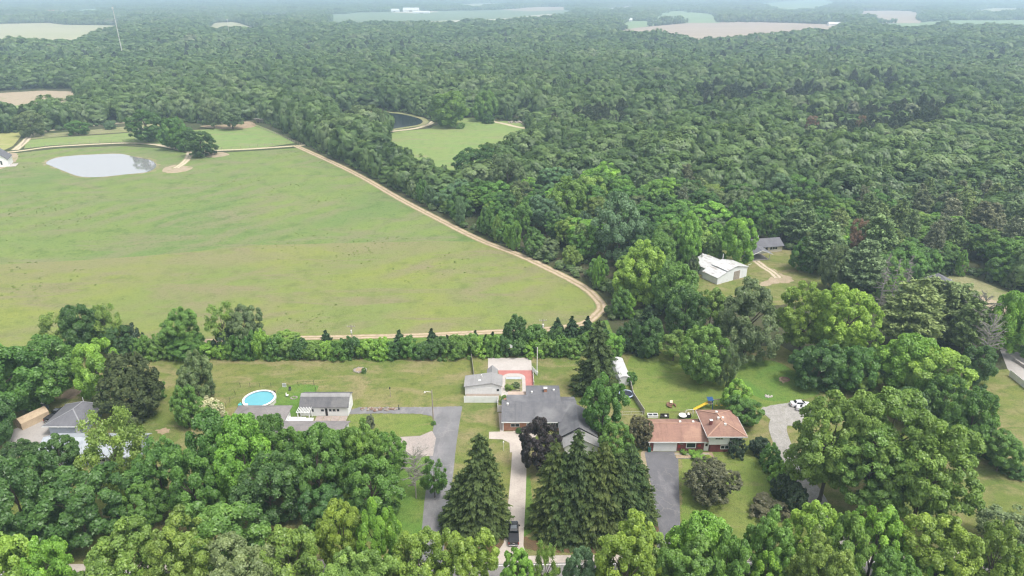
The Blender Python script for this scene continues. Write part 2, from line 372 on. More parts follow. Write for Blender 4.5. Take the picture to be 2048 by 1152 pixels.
sheet('meadow', [(60, 270), (160, 262), (280, 250), (330, 246), (340, 262), (270, 263), (120, 273), (56, 279)], M['tall_grass'], .014)
sheet('field', [(-400, 330), (-400, 268), (0, 265), (50, 263), (26, 292), (0, 304)], M['hayfield'], .012)
sheet('field', [(-400, 196), (0, 186), (90, 181), (142, 183), (150, 192), (148, 206), (90, 208), (0, 214), (-400, 226)], M['sand'], .020, 0, .8)
sheet('field', [(-300, 222), (0, 213), (90, 207), (148, 205), (158, 232), (60, 246), (0, 250), (-300, 256)], M['pasture'], .026)
sheet('meadow', [(770, 278), (792, 264), (850, 258), (905, 250), (985, 243), (1040, 246), (1056, 270), (1066, 296), (1030, 330), (900, 390), (850, 376), (800, 330)], M['pasture'], .020, 3)
sheet('meadow', [(860, 258), (905, 240), (940, 236), (990, 240), (960, 252)], M['pasture'], .014, 3)
# clearings on the right
sheet('meadow', [(1370, 540), (1440, 500), (1550, 500), (1590, 505), (1650, 560), (1655, 585), (1560, 610), (1420, 600)], M['lawn'], .020, 4, .3)
sheet('meadow', [(1840, 575), (1905, 552), (1960, 562), (2050, 595), (2300, 660), (2300, 760), (2040, 690), (1930, 640)], M['tall_grass'], .020, 4, .3)
# sandy and bare patches
for P, m in (([(1518, 567), (1535, 560), (1545, 552), (1540, 540), (1548, 538), (1562, 548), (1580, 553), (1588, 562), (1575, 566), (1556, 566), (1540, 571), (1520, 573)], 'sand'),
             ([(325, 338), (350, 330), (372, 332), (386, 336), (370, 343), (335, 346)], 'sand'),
             ([(405, 306), (440, 304), (458, 310), (430, 315), (412, 313)], 'sand'),
             ([(400, 252), (440, 250), (470, 246), (500, 243), (512, 252), (480, 258), (430, 257)], 'bare'),
             ([(0, 312), (30, 306), (36, 316), (24, 328), (0, 338), (-20, 330)], 'sand'),
             ([(122, 792), (140, 780), (165, 778), (160, 788), (135, 798)], 'bare'),
             ([(1560, 757), (1572, 754), (1580, 760), (1570, 765), (1560, 763)], 'bare'),
             ([(1880, 585), (1960, 590), (2060, 640), (2080, 680), (2010, 640), (1930, 610)], 'sand'),
             ([(312, 862), (330, 857), (340, 864), (326, 868)], 'bare'),
             ([(600, 712), (640, 709), (668, 711), (640, 715)], 'bare'),
             ([(1280, 905), (1310, 905), (1295, 930), (1300, 960), (1330, 1030), (1320, 1042), (1290, 980)], 'sand')):
    sheet('bare_ground', P, M[m], .034, 4, .45)
# ponds with a muddy rim
pond = [(92, 326), (108, 317), (140, 312), (190, 309), (240, 308), (270, 314), (300, 320), (312, 329), (308, 338), (290, 345), (250, 349), (200, 354), (160, 353), (130, 343), (105, 333)]
pc = np.array([G(*p) for p in pond]).mean(0)
sheet('bank', [tuple(pc + (np.array(G(*p)) - pc) * 1.07) for p in pond], M['bank'], .030, 5, 1.6, ground=True)
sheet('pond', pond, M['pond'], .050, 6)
pond2 = [(690, 232), (720, 226), (760, 225), (800, 228), (832, 235), (845, 242), (838, 249), (810, 254), (775, 259), (740, 262), (690, 262)]
pc2 = np.array([G(*p) for p in pond2]).mean(0)
sheet('bank', [tuple(pc2 + (np.array(G(*p)) - pc2) * 1.16) for p in pond2], M['tall_grass'], .030, 5, .5, ground=True)
sheet('pond', pond2, M['dark_pond'], .050, 6)
# lanes and tracks
ribbon('dirt_track', [(590, 291), (650, 318), (720, 352), (800, 398), (880, 440), (960, 480), (1040, 511), (1110, 544), (1165, 573), (1194, 598), (1203, 615), (1192, 630), (1168, 646), (1110, 657), (1030, 662), (960, 665), (830, 671), (700, 674), (520, 678), (420, 682), (300, 687), (200, 694), (0, 704)], 4.4, M['track'], .044, w2=2.6)
ribbon('dirt_track', [(-300, 330), (0, 306), (100, 294), (200, 288), (260, 286), (310, 289), (350, 297), (378, 303), (430, 301), (500, 298), (560, 294), (612, 290)], 4.0, M['lane'], .040)
ribbon('dirt_track', [(380, 303), (376, 316), (366, 327), (352, 336)], 4.5, M['lane'], .042)
ribbon('dirt_track', [(30, 300), (48, 285), (62, 270), (72, 262)], 5, M['lane'], .042)
ribbon('dirt_track', [(60, 268), (90, 262), (130, 258), (180, 252), (240, 246), (300, 244)], 5, M['lane'], .042)
ribbon('dirt_track', [(700, 285), (745, 268), (790, 262), (830, 257), (858, 249), (866, 243)], 4.5, M['lane'], .056)
ribbon('dirt_track', [(985, 243), (1010, 248), (1035, 254), (1056, 257)], 4.5, M['lane'], .042)
ribbon('dirt_track', [(1512, 522), (1528, 534), (1545, 545), (1556, 556)], 3.4, M['drive_ruts'], .042)
# road along the bottom with its gravelly shoulder
def roadline(dy): return [(-700, 1158 + dy), (160, 1147 + dy), (640, 1138 + dy), (1125, 1129 + dy), (1600, 1125.5 + dy), (2015, 1122 + dy), (2900, 1116 + dy)]
ra = [G(*p) for p in roadline(0)]
off = lambda d: [(x, y + d) for x, y in ra]
def band(name, d0, d1, m, z):
    a, b = off(d0), off(d1); return sheet(name, a + b[::-1], m, z, ground=True)
band('road', -7.0, .4, M['road'], .050)
band('verge', .35, 2.1, M['concrete'], .046)
band('verge', -9.0, -6.9, M['gravel'], .046)
M['white_line'] = surf('road_paint', (.78, .77, .74), (.68, .67, .64), 2, .8, 6, .15)
M['yellow_line'] = surf('yellow_road_paint', (.62, .42, .06), (.55, .37, .06), 2, .8, 6, .15)
for d0, d1, m in ((-.06, .10, 'white_line'), (-6.75, -6.6, 'white_line'), (-3.42, -3.3, 'yellow_line'), (-3.14, -3.02, 'yellow_line')):
    band('road_marking', d0, d1, M[m], .056)
# drives
ribbon('driveway', [(1040, 862), (1039, 900), (1037, 950), (1034, 1000), (1030, 1050), (1027, 1090)], 3.0, M['concrete'], .050, ground=False, w2=3.6)
sheet('driveway', [(1012, 1080), (1044, 1080), (1052, 1110), (1062, 1124), (972, 1126), (992, 1108)], M['concrete'], .054)
sheet('path', [(978, 864), (1070, 862), (1080, 868), (1052, 885), (1052, 905), (1020, 905), (1019, 886), (1005, 879), (978, 878)], M['concrete'], .058)
sheet('path', [(997, 826), (1003, 826), (1007, 864), (1000, 864)], M['concrete'], .062)
ribbon('driveway', [(899, 814), (893, 850), (886, 900), (881, 950), (874, 1000), (868, 1060), (860, 1128)], 6.2, M['asphalt'], .050, w2=4.2)
sheet('driveway', [(690, 823), (720, 815), (870, 814), (924, 813), (916, 838), (875, 842), (862, 832), (840, 828), (755, 827), (690, 829)], M['asphalt'], .054, 0, .12)
sheet('driveway', [(700, 877), (770, 875), (806, 874), (840, 872), (864, 862), (872, 876), (866, 912), (842, 913), (800, 909), (760, 905), (700, 904), (620, 900), (620, 880)], M['pink_drive'], .056)
sheet('driveway', [(1289, 905), (1307, 903), (1351, 903), (1356, 905), (1359, 1000), (1362, 1090), (1380, 1128), (1310, 1128), (1318, 1060), (1305, 990)], M['asphalt_dark'], .050)
ribbon('driveway', [(1575, 822), (1556, 850), (1562, 880), (1578, 912), (1600, 950), (1625, 985), (1650, 1030), (1700, 1126)], 3.9, M['gravel'], .050)
sheet('driveway', [(1522, 818), (1560, 808), (1620, 806), (1640, 825), (1600, 848), (1556, 850), (1538, 836)], M['gravel'], .054, 4, .2)
sheet('driveway', [(10, 895), (24, 860), (60, 845), (120, 820), (135, 822), (170, 870), (150, 890), (90, 905), (40, 905)], M['pad'], .050, 0, .1)
sheet('driveway', [(2015, 738), (2000, 700), (2048, 690), (2120, 700), (2200, 800), (2048, 775)], M['pad'], .050)
ribbon('path', [(1960, 866), (1985, 880), (2010, 895), (2048, 915), (2120, 950)], 3.0, M['sand'], .050)
# far farmland
def beyond(px, k=1.227):
    """a far field seen over the tree tops before it: its near edge lies nearer than it looks"""
    cy = sum(p[1] for p in px) / len(px)
    return [(x, (k * (y + 20) - 20) if y > cy else y) for x, y in px]
FAR = [  # outline in the photograph, material, height of the sheet, how much its near edge is hidden by trees
 ([(-200, 92), (0, 86), (110, 82), (170, 78), (182, 70), (240, 62), (330, 53), (240, 51), (130, 50), (100, 46), (0, 48), (-200, 52)], 'far_field', .3, 1.2),
 ([(400, 52), (430, 46), (470, 44), (545, 50), (520, 54)], 'far_field', .3, 1.26),
 ([(650, 30), (720, 25), (1000, 20), (1130, 16), (1160, 26), (1100, 34), (1000, 42), (800, 47), (660, 46)], 'orchard', .3, 1.2),
 ([(790, 46), (900, 41), (1000, 38), (1095, 28), (1120, 30), (1010, 43), (860, 49)], 'pale_field', .5, 1.0),
 ([(1000, 20), (1070, 14), (1140, 14), (1130, 20), (1060, 23)], 'ploughed', .5, 1.0),
 ([(1174, 64), (1260, 57), (1380, 46), (1480, 44), (1580, 46), (1680, 50), (1700, 55), (1640, 62), (1500, 72), (1390, 76), (1360, 72), (1300, 67)], 'ploughed', .3, 1.2),
 ([(1292, 36), (1330, 23), (1360, 22), (1440, 30), (1440, 40), (1380, 40), (1300, 42)], 'far_green', .4, 1.1),
 ([(1236, 48), (1260, 42), (1330, 42), (1380, 40), (1360, 45), (1250, 55)], 'far_green', .4, 1.05),
 ([(1505, 8), (1560, 4), (1640, -2), (1680, 8), (1640, 16), (1570, 22)], 'far_green', .4, 1.15),
 ([(1690, 34), (1720, 22), (1800, 21), (1850, 26), (1840, 38), (1760, 38)], 'ploughed', .4, 1.15),
 ([(1740, 48), (1830, 46), (1900, 41), (2200, 40), (2200, 54), (1900, 54), (1760, 58)], 'far_green', .35, 1.15),
 ([(895, 9), (1000, 6), (1040, 9), (940, 12)], 'far_field', .6, 1.2), ([(100, 21), (180, 17), (240, 19), (160, 24)], 'far_green', .6, 1.2), ([(470, 31), (560, 27), (610, 30), (520, 34)], 'far_field', .6, 1.2), ([(1180, 16), (1250, 12), (1290, 15), (1220, 19)], 'pale_field', .6, 1.2), ([(1900, 20), (1980, 16), (2100, 18), (1990, 23)], 'far_field', .6, 1.2),
 ([(780, 26), (840, 20), (880, 24), (850, 27)], 'pale_field', .6, 1.0), ([(226, 46), (238, 38), (254, 38), (262, 48), (236, 50)], 'far_field', .5, 1.0)]
for a, b, c, k in FAR: sheet('field', beyond(a, k), M[b], c)
# ------------------------------------------------------------------ buildings
def shingle(name, c1, c2, streak=.25, course=.2, c3=None):
    n = N(name); p = n.obj()
    col = n.mix(n.rng(n.noise(p, .5, 5, .6), .32, .68), c1, c2)
    col = n.mix(n.rng(n.noise(n.map(p, (1.6, .22, .3)), .8, 5, .7), .5, .7), col, tuple(x * (1 - streak) for x in c1))
    if c3: col = n.mix(n.rng(n.noise(p, .22, 4, .6), .52, .68), col, c3)
    br = n.n('ShaderNodeTexBrick'); n.put(br.inputs['Vector'], n.map(p, (1, 1, 1))); br.inputs['Scale'].default_value = 1.0
    for k, v in (('Brick Width', .9), ('Row Height', .16), ('Mortar Size', .012)): br.inputs[k].default_value = v
    br.inputs['Color1'].default_value = (1, 1, 1, 1); br.inputs['Color2'].default_value = (.8, .8, .8, 1); br.inputs['Mortar'].default_value = (.62, .62, .62, 1)
    col = n.mix(course * 2, col, br.outputs['Color'], 'MULTIPLY')
    col = n.scl(col, n.rng(n.noise(p, 7, 2, .7), .25, .75, .85, 1.15))
    return n.out(col, .92, .15)
def siding(name, c, dirt=.12, row=.22, vertical=False):
    n = N(name); p = n.obj(); sx = n.n('ShaderNodeSeparateXYZ'); n.put(sx.inputs[0], p)
    if vertical: q = n.math('ADD', sx.outputs[0], sx.outputs[1])
    else: q = sx.outputs[2]
    m = n.math('FRACT', n.math('DIVIDE', q, row))
    col = n.scl((*c, 1) if False else n.mix(n.rng(n.noise(p, .7, 5, .65), .5, .72), c, tuple(x * (1 - dirt) for x in c)), n.rng(m, 0, .14, .8, 1.0))
    return n.out(col, .6, .35)
def brick_mat(name, c1, c2, mortar):
    n = N(name); p = n.obj(); sx = n.n('ShaderNodeSeparateXYZ'); n.put(sx.inputs[0], p); cb = n.n('ShaderNodeCombineXYZ')
    n.put(cb.inputs[0], n.math('ADD', sx.outputs[0], sx.outputs[1])); n.put(cb.inputs[1], sx.outputs[2])
    br = n.n('ShaderNodeTexBrick'); n.put(br.inputs['Vector'], cb.outputs[0]); br.inputs['Scale'].default_value = 1.0
    for k, v in (('Brick Width', .22), ('Row Height', .075), ('Mortar Size', .008)): br.inputs[k].default_value = v
    br.inputs['Color1'].default_value = (*c1, 1); br.inputs['Color2'].default_value = (*c2, 1); br.inputs['Mortar'].default_value = (*mortar, 1)
    return n.out(n.scl(br.outputs['Color'], n.rng(n.noise(p, 1.2, 4), .3, .7, .82, 1.18)), .9, .15)
def metal_roof(name, c, dirt, rib=.9, ax=0):
    n = N(name); p = n.obj(); sx = n.n('ShaderNodeSeparateXYZ'); n.put(sx.inputs[0], p)
    m = n.math('FRACT', n.math('DIVIDE', sx.outputs[ax], rib))
    st = n.map(p, (1, .25, 1) if ax == 0 else (.25, 1, 1))
    col = n.mix(n.rng(n.noise(st, 1.1, 6, .7), .53, .66), c, dirt)
    col = n.mix(n.math('MULTIPLY', n.rng(n.noise(p, .4, 4, .6), .48, .66), .5), col, tuple(x * .8 for x in c))
    col = n.scl(col, n.rng(m, 0, .1, .84, 1.0))
    return n.out(col, .5, .4)
B = {}
B['white'] = siding('white_siding', (.80, .80, .79)); B['white_trim'] = surf('white_trim', (.76, .76, .75), (.70, .70, .69), 2, .6, 6, .05)
B['white_metal'] = siding('white_metal_wall', (.74, .75, .77), .15, .45, True); B['blue_siding'] = siding('blue_grey_siding', (.36, .40, .46), .12, .2)
B['orange_brick'] = brick_mat('orange_brick', (.42, .17, .10), (.36, .14, .08), (.42, .33, .27)); B['red_brick'] = brick_mat('red_brick', (.22, .045, .045), (.17, .035, .04), (.24, .15, .14))
B['grey_shingle'] = shingle('grey_shingle', (.165, .165, .175), (.13, .13, .142), .3, .22, (.20, .20, .205)); B['light_shingle'] = shingle('light_shingle', (.30, .295, .29), (.25, .247, .245), .2, .2)
B['slate_shingle'] = shingle('slate_shingle', (.17, .17, .185), (.135, .135, .15), .2, .2); B['barn_shingle'] = shingle('barn_shingle', (.16, .157, .165), (.12, .12, .128), .35, .2, (.2, .195, .19))
B['pink_shingle'] = shingle('mauve_shingle', (.255, .235, .23), (.205, .19, .188), .2, .3, (.29, .265, .25)); B['red_shingle'] = shingle('red_brown_shingle', (.33, .195, .15), (.27, .16, .13), .28, .28, (.38, .235, .175))
B['white_roof'] = metal_roof('white_metal_roof', (.53, .53, .53), (.27, .23, .2)); B['pale_roof'] = metal_roof('pale_metal_roof', (.38, .41, .44), (.27, .30, .33))
B['glass'] = N('window_glass').out((.025, .03, .035), .08, .6); B['dark'] = surf('dark_gap', (.035, .032, .03), None, 2)
B['black_trim'] = surf('black_trim', (.03, .03, .032), None, 2, .5); B['door_grey'] = surf('weathered_door', (.36, .31, .27), (.28, .24, .21), 1.5, .8, 6)
B['vent'] = surf('white_vent', (.8, .78, .75), None, 3, .6, 6, .06); B['cap'] = surf('chimney_cap', (.7, .68, .65), None, 3); B['wood'] = surf('deck_wood', (.31, .265, .22), (.25, .21, .175), 1.2, .85, 6, .2, stretch=(1, 4, 1))
B['grey_wood'] = surf('weathered_boards', (.40, .37, .33), (.32, .295, .265), 1.2, .9, 6, .2, stretch=(4, 1, 1)); B['patio'] = surf('cracked_patio', (.34, .28, .245), (.27, .22, .2), .8, .9, 3, .2, .2, (.38, .33, .29), .6, (.5, .62))

def window(par, x, z, w, h, y, panes=1, face='front', fr=.08, d=.06):
    """framed window on a wall at depth y (front) or x (side); each pane a sub-part"""
    f = MB()
    def bx(mb, a0, z0, a1, z1, p0, p1):
        if face == 'front': mb.box(a0, y - p1, z0, a1, y - p0, z1)
        elif face == 'right': mb.box(y + p0, a0, z0, y + p1, a1, z1)
        else: mb.box(y - p1, a0, z0, y - p0, a1, z1)
    bx(f, x, z, x + w, z + fr, .004, d); bx(f, x, z + h - fr, x + w, z + h, .004, d)
    for k in range(panes + 1): a = x + (w - fr) * k / panes; bx(f, a, z + fr, a + fr, z + h - fr, .004, d)
    o = f.build('window', B['white_trim'], par)
    for k in range(panes):
        g = MB(); a = x + (w - fr) * k / panes + fr; bx(g, a, z + fr, x + (w - fr) * (k + 1) / panes, z + h - fr, .003, d * .5); g.build('pane', B['glass'], o)
    return o
def vents(par, L, mat=None):
    for x, y, z in L: MB().box(x-.22, y-.22, z-.25, x+.22, y+.22, z+.22).build('roof_vent', mat or B['vent'], par)

# --- brick house in the middle
Hs = thing('brick_house', 'long grey-roofed orange brick house with rear addition and garage wing, behind the purple maple', 'house', (-1.9, 129.4, 0))
w = MB(); w.walls(0, 0, 16.0, 9.6, 2.55, 4.42, 'x', .5); w.box(.9, 4.9, .0, 12.6, 10.9, 3.6); w.build('wall', B['orange_brick'], Hs)
r = MB(); r.slab([(-.5, -.5, 2.6), (16.8, -.5, 2.6), (16.8, 4.9, 4.5), (-.5, 4.9, 4.5)], .16)
r.slab([(.6, 4.905, 4.5), (13.2, 4.905, 4.5), (13.2, 7.6, 4.62), (.6, 7.6, 4.62)], .16); r.slab([(-.5, 4.91, 4.49), (.595, 4.91, 4.49), (.595, 7.0, 3.7), (-.5, 7.0, 3.7)], .15)
r.slab([(5.2, 7.605, 4.62), (13.2, 7.605, 4.62), (13.2, 10.6, 4.86), (5.2, 10.6, 4.86)], .16); r.slab([(5.2, 10.605, 4.86), (13.2, 10.605, 4.86), (13.2, 12.2, 4.3), (5.2, 12.2, 4.3)], .16)
r.slab([(13.205, 4.905, 4.5), (16.8, 4.905, 4.5), (16.8, 10.2, 2.4), (13.205, 10.2, 2.4)], .16)
rf = r.build('roof', B['grey_shingle'], Hs)
MB().box(5.25, 9.9, 0, 13.1, 11.9, 4.4).build('rear_wall', B['white'], Hs)
MB().box(-.55, -.58, 2.5, 12.2, -.505, 2.72).build('gutter', B['white_trim'], Hs)
ch = MB().box(9.45, 8.6, 3.5, 10.15, 9.25, 5.7).build('chimney', B['orange_brick'], rf); MB().box(9.37, 8.52, 5.705, 10.23, 9.33, 5.85).build('chimney_cap', B['cap'], ch)
vents(rf, [(6.6, 8.4, 4.95), (11.8, 9.2, 5.0), (.9, 4.1, 4.5)])
window(Hs, 1.6, 1.05, 2.0, .95, 0, 2)
for x in (5.2, 6.2, 7.2): 
    d = MB(); d.box(x, -.09, .1, x + .92, -.004, 2.2); o = d.build('glass_door', B['white_trim'], Hs); MB().box(x + .16, -.11, .3, x + .76, -.092, 2.05).build('pane', B['glass'], o)
window(Hs, 9.0, .9, 1.6, 1.2, 0, 2); window(Hs, 10.7, .8, 1.7, 1.4, 0, 3)
MB().box(-.2, -.12, 0, .0, -.0, 2.3).build('downspout', B['white_trim'], Hs)
# garage wing running towards the road
wm = MB(); wm.walls(12.8, -5.3, 20.2, 3.0, 2.5, 4.7, 'y'); wm.walls(13.3, -8.9, 20.3, -5.31, 2.25, 4.15, 'y'); wm.build('wing_wall', B['white'], Hs)
wr = MB(); wr.gable(12.8, -5.3, 20.2, 3.0, 2.55, 4.85, 'y', .5, .5, .16); wr.build('wing_roof', B['grey_shingle'], Hs)
w2 = MB(); w2.gable(13.3, -8.9, 20.3, -5.82, 2.3, 4.25, 'y', .45, .35, .16); w2.build('porch_roof', B['light_shingle'], Hs)
fs = MB()
for s in (-1, 1): fs.bar((16.5, -5.83, 4.88), (16.5 + s*4.2, -5.83, 2.27), .05, .26)
fs.build('fascia', B['black_trim'], Hs)
# rear cabana group with the white fences
pb = thing('pool_house', 'white pool house with low grey gable roof and skylight beside the empty pool', 'pool house', (-11.6, 144.2, 0))
MB().walls(0, 0, 9.0, 4.7, 2.5, 3.45, 'y', .74, 2.7).build('wall', B['white'], pb)
ro = MB().gable(0, 0, 9.0, 4.7, 2.55, 3.55, 'y', .25, .3, .14, 0, .74, 2.75).build('roof', B['light_shingle'], pb)
MB().box(3.3, 1.5, 3.05, 3.9, 2.1, 3.32).build('skylight', B['vent'], ro); MB().cyl(4.0, 3.4, 3.2, 3.85, .16, 10).build('vent_pipe', B['vent'], ro)
window(pb, 7.75, 1.15, .75, .8, 0, 1)
for k in range(5): MB().box(.3 + k * 1.3, -.05, .05, 1.5 + k * 1.3, -.004, 2.2).build('door_panel', B['white_trim'], pb)
cb = thing('cabana', 'small cabana with steep grey gable roof on the pale court, behind the white pool house', 'cabana', (-6.2, 148.95, 0))
MB().walls(0, 0, 2.3, 4.0, 2.2, 3.25, 'y').build('wall', B['white'], cb); MB().gable(0, 0, 2.3, 4.0, 2.25, 3.35, 'y', .25, .25, .12).build('roof', B['light_shingle'], cb)
dk = thing('deck', 'narrow brown deck between the white fence and the white pool house', 'deck', (-11.4, 141.3, 0))
MB().box(0, 0, .0, 8.2, 2.8, .5).build('boards', B['wood'], dk)
def board_fence(name, label, P, h, mat, step=2.4, th=.05, gap=0.0, cat='fence', posts=True, pw=.1, ph=None):
    x0, y0 = P[0]; t = thing(name, label, cat, (x0, y0, 0)); pn = MB(); Q = [(a - x0, b - y0) for a, b in P]
    for a, b in zip(Q, Q[1:]):
        pn.bar((a[0], a[1], h/2 + gap/2 + .04), (b[0], b[1], h/2 + gap/2 + .04), th, h - gap)
    pn.build('panel', mat, t)
    for a, b in zip(Q, Q[1:]):
        l = math.hypot(b[0]-a[0], b[1]-a[1]); k = max(1, int(l / step))
        for i in range(k + 1):
            x, y = a[0] + (b[0]-a[0])*i/k, a[1] + (b[1]-a[1])*i/k
            if posts and i < k: MB().box(x-pw/2-.01, y-pw/2-.01, 0, x+pw/2+.01, y+pw/2+.01, (ph or h) + .12).build('post', mat, t)
    return t
board_fence('board_fence', 'white board fence in front of the white pool house', [(-11.6, 140.9), (-3.5, 140.9)], 1.8, B['white'])
board_fence('board_fence', 'short white fence and gate between the pool house and the brick house', [(-3.4, 140.85), (-3.4, 137.0), (-2.45, 137.0)], 1.8, B['white'], 1.9)
board_fence('board_fence', 'low white fence along the right side of the pink pool paving', [(5.55, 148.8), (5.45, 156.2), (6.6, 153.5)], 1.1, B['white'])
board_fence('board_fence', 'weathered grey board fence left of the pale court', [(-9.4, 142.6 + 6.4), (-11.3, 164.6)], 1.5, B['grey_wood'])
board_fence('board_fence', 'weathered grey board fence behind the red-roofed house, running back from its left end', [G(1288, 829), G(1266, 795), G(1256, 752)], 1.5, B['grey_wood'], 2.4, .12)
# slabs of the pool court
sheet('court', [(976, 716), (1062, 716), (1064, 741), (976, 741)], M['pale_slab'], .06)
sheet('patio', [(996, 741), (1064.5, 741), (1067, 772), (1050, 776), (1003, 776)], M['red_slab'], .064)
sheet('patio', [(1002, 776), (1050, 776), (1054, 795), (1010, 800), (1002, 800)], M['pale_slab'], .066)
def rrect(x0, y0, x1, y1, r, n=6):
    out = []
    for cx, cy, a in ((x1-r, y1-r, 0), (x0+r, y1-r, 90), (x0+r, y0+r, 180), (x1-r, y0+r, 270)):
        out += [(cx + r*cos(radians(a + 90*k/n)), cy + r*sin(radians(a + 90*k/n))) for k in range(n + 1)]
    return out
pl = thing('empty_pool', 'empty overgrown pool with a wide white rim behind the brick house', 'pool', (.45, 149.2, 0))
o1, i1 = rrect(-3.0, -4.6, 3.0, 5.4, 2.2), rrect(-2.15, -3.6, 2.15, 3.7, .9)
v = [(*p, .10) for p in o1] + [(*p, .10) for p in i1] + [(*p, 0.0) for p in o1] + [(*p, -.3) for p in i1]; m_ = len(o1)
mb = MB(); mb.mesh(v, [(k, (k+1) % m_, m_ + (k+1) % m_, m_ + k) for k in range(m_)] + [(2*m_ + k, 2*m_ + (k+1) % m_, (k+1) % m_, k) for k in range(m_)] + [(m_ + k, m_ + (k+1) % m_, 3*m_ + (k+1) % m_, 3*m_ + k) for k in range(m_)])
mb.build('rim', M['pale_slab'], pl)
mb = MB(); mb.poly([(*p, .08) for p in i1]); mb.build('bed', M['tall_grass'], pl)
mb = MB().box(-2.0, 2.5, .09, 2.0, 3.55, .13); mb.build('pool_ledge', surf('pool_ledge', (.42, .45, .48), (.36, .39, .42), 1), pl)
for p, q in (((1.2, -1.8), (1.9, 1.0)), ((-1.8, -3.2), (1.6, -3.1)), ((.9, -1.0), (1.7, -2.4))): MB().bar((*p, .2), (*q, .3), .18).build('fallen_plank', B['wood'], pl)

# --- red-roofed split-level
R_ = thing('split_level_house', 'split-level house with red-brown roofs, white garage door and dark red brick', 'house', (29.9, 122.0, 0))
MB().walls(0, 0, 12.9, 7.6, 2.55, 4.25, 'x').build('wall', B['red_brick'], R_)
rf = MB().gable(0, 0, 12.2, 7.6, 2.78, 4.4, 'x', .45, .55, .16).build('roof', B['red_shingle'], R_)
vents(rf, [(7.3, 4.6, 4.35), (10.2, 4.6, 4.35)])
MB().box(-.55, -.56, 2.5, 12.0, -.46, 2.7).build('gutter', B['white_trim'], R_)
gd = MB().box(.95, -.07, .02, 5.7, -.004, 2.25).build('garage_door', siding('garage_door_panel', (.78, .78, .77), .1, .55), R_)
f = MB(); f.box(.8, -.09, 0, .945, -.002, 2.38); f.box(5.705, -.09, 0, 5.85, -.002, 2.38); f.box(.8, -.09, 2.255, 5.85, -.002, 2.40); f.build('door_frame', B['white_trim'], gd)
window(R_, 7.85, .75, 2.15, 1.45, 0, 1, fr=.16); 
d = MB().box(11.75, -.08, .12, 12.75, -.004, 2.3).build('front_door', B['white_trim'], R_); MB().box(12.0, -.1, 1.3, 12.5, -.082, 2.0).build('pane', B['glass'], d)
o = MB().cyl(0, 0, -.03, .03, .35, 16).build('wall_plaque', surf('red_plaque', (.5, .06, .05), None, 2), R_)
o.rotation_euler = (pi/2, 0, 0); o.location = (10.7, -.05, 1.4)
MB().box(6.2, -.06, .9, 6.6, -.004, 1.6).build('wall_ornament', surf('red_ornament', (.48, .05, .05), None, 2), R_)
MB().bar((6.3, -.04, 1.95), (7.2, -.04, 1.7), .05, .16).build('wall_ornament', B['wood'], R_)
MB().box(-.25, -.3, 0, -.05, -.1, 2.4).build('porch_post', B['white_trim'], R_)
t2 = MB(); t2.box(12.95, -.35, 0, 19.4, 7.9, 2.2); t2.build('lower_wall', B['red_brick'], R_)
t3 = MB(); t3.box(12.5, -.75, 2.2, 19.55, 8.2, 4.55); t3.build('upper_wall', B['white'], R_)
hp = MB().hip(12.4, -.75, 19.7, 8.2, 4.5, 6.75, (15.6, 1.6), (15.3, 4.3), .65, .2).build('hip_roof', [B['red_shingle']], R_)
def hip_caps(par, x0, y0, x1, y1, ze, zr, ra, rb, oh, th, mat):
    a, b, c, d = ((x0-oh, y0-oh), (x1+oh, y0-oh), (x1+oh, y1+oh), (x0-oh, y1+oh)); m = MB(); e = ze + th + .02; z = zr + .03
    for p_, q_ in (((a, ra), (d, rb), (b, ra), (c, rb)) if abs(ra[0]-rb[0]) < abs(ra[1]-rb[1]) else ((a, ra), (d, ra), (b, rb), (c, rb))): m.bar((*p_, e), (*q_, z), .26, .05)
    m.bar((*ra, z), (*rb, z), .3, .06); return m.build('ridge_cap', mat, par)
hip_caps(hp, 12.4, -.75, 19.7, 8.2, 4.5, 6.75, (15.6, 1.6), (15.3, 4.3), .65, .2, surf('red_ridge_cap', (.44, .27, .195), (.38, .23, .17), 1))
MB().bar((-.5, 3.8, 4.58), (12.2, 3.8, 4.58), .3, .06).build('ridge_cap', bpy.data.materials['red_ridge_cap'], rf)
fb = MB(); fb.box(11.70, -1.44, 4.47, 20.40, -1.402, 4.72); fb.box(11.70, -1.4, 4.47, 11.748, 8.9, 4.72); fb.box(20.352, -1.4, 4.47, 20.40, 8.9, 4.72); fb.build('fascia', B['white_trim'], R_)
c_ = MB().box(13.0, 1.8, 4.9, 13.55, 2.35, 6.5).build('chimney', B['red_brick'], hp); MB().box(12.95, 1.75, 6.505, 13.6, 2.4, 6.62).build('chimney_cap', B['cap'], c_)
vents(hp, [(15.0, 2.8, 6.6), (16.0, 2.9, 6.55), (15.2, 5.0, 6.65), (16.0, .9, 6.3)])
window(R_, 13.7, 3.55, 1.7, .45, -.75, 3); window(R_, 16.7, 3.55, 1.7, .45, -.75, 3); window(R_, 15.2, .75, 1.9, 1.0, -.35, 2, fr=.14)
# deck and things behind the red-roofed house are built with the small objects

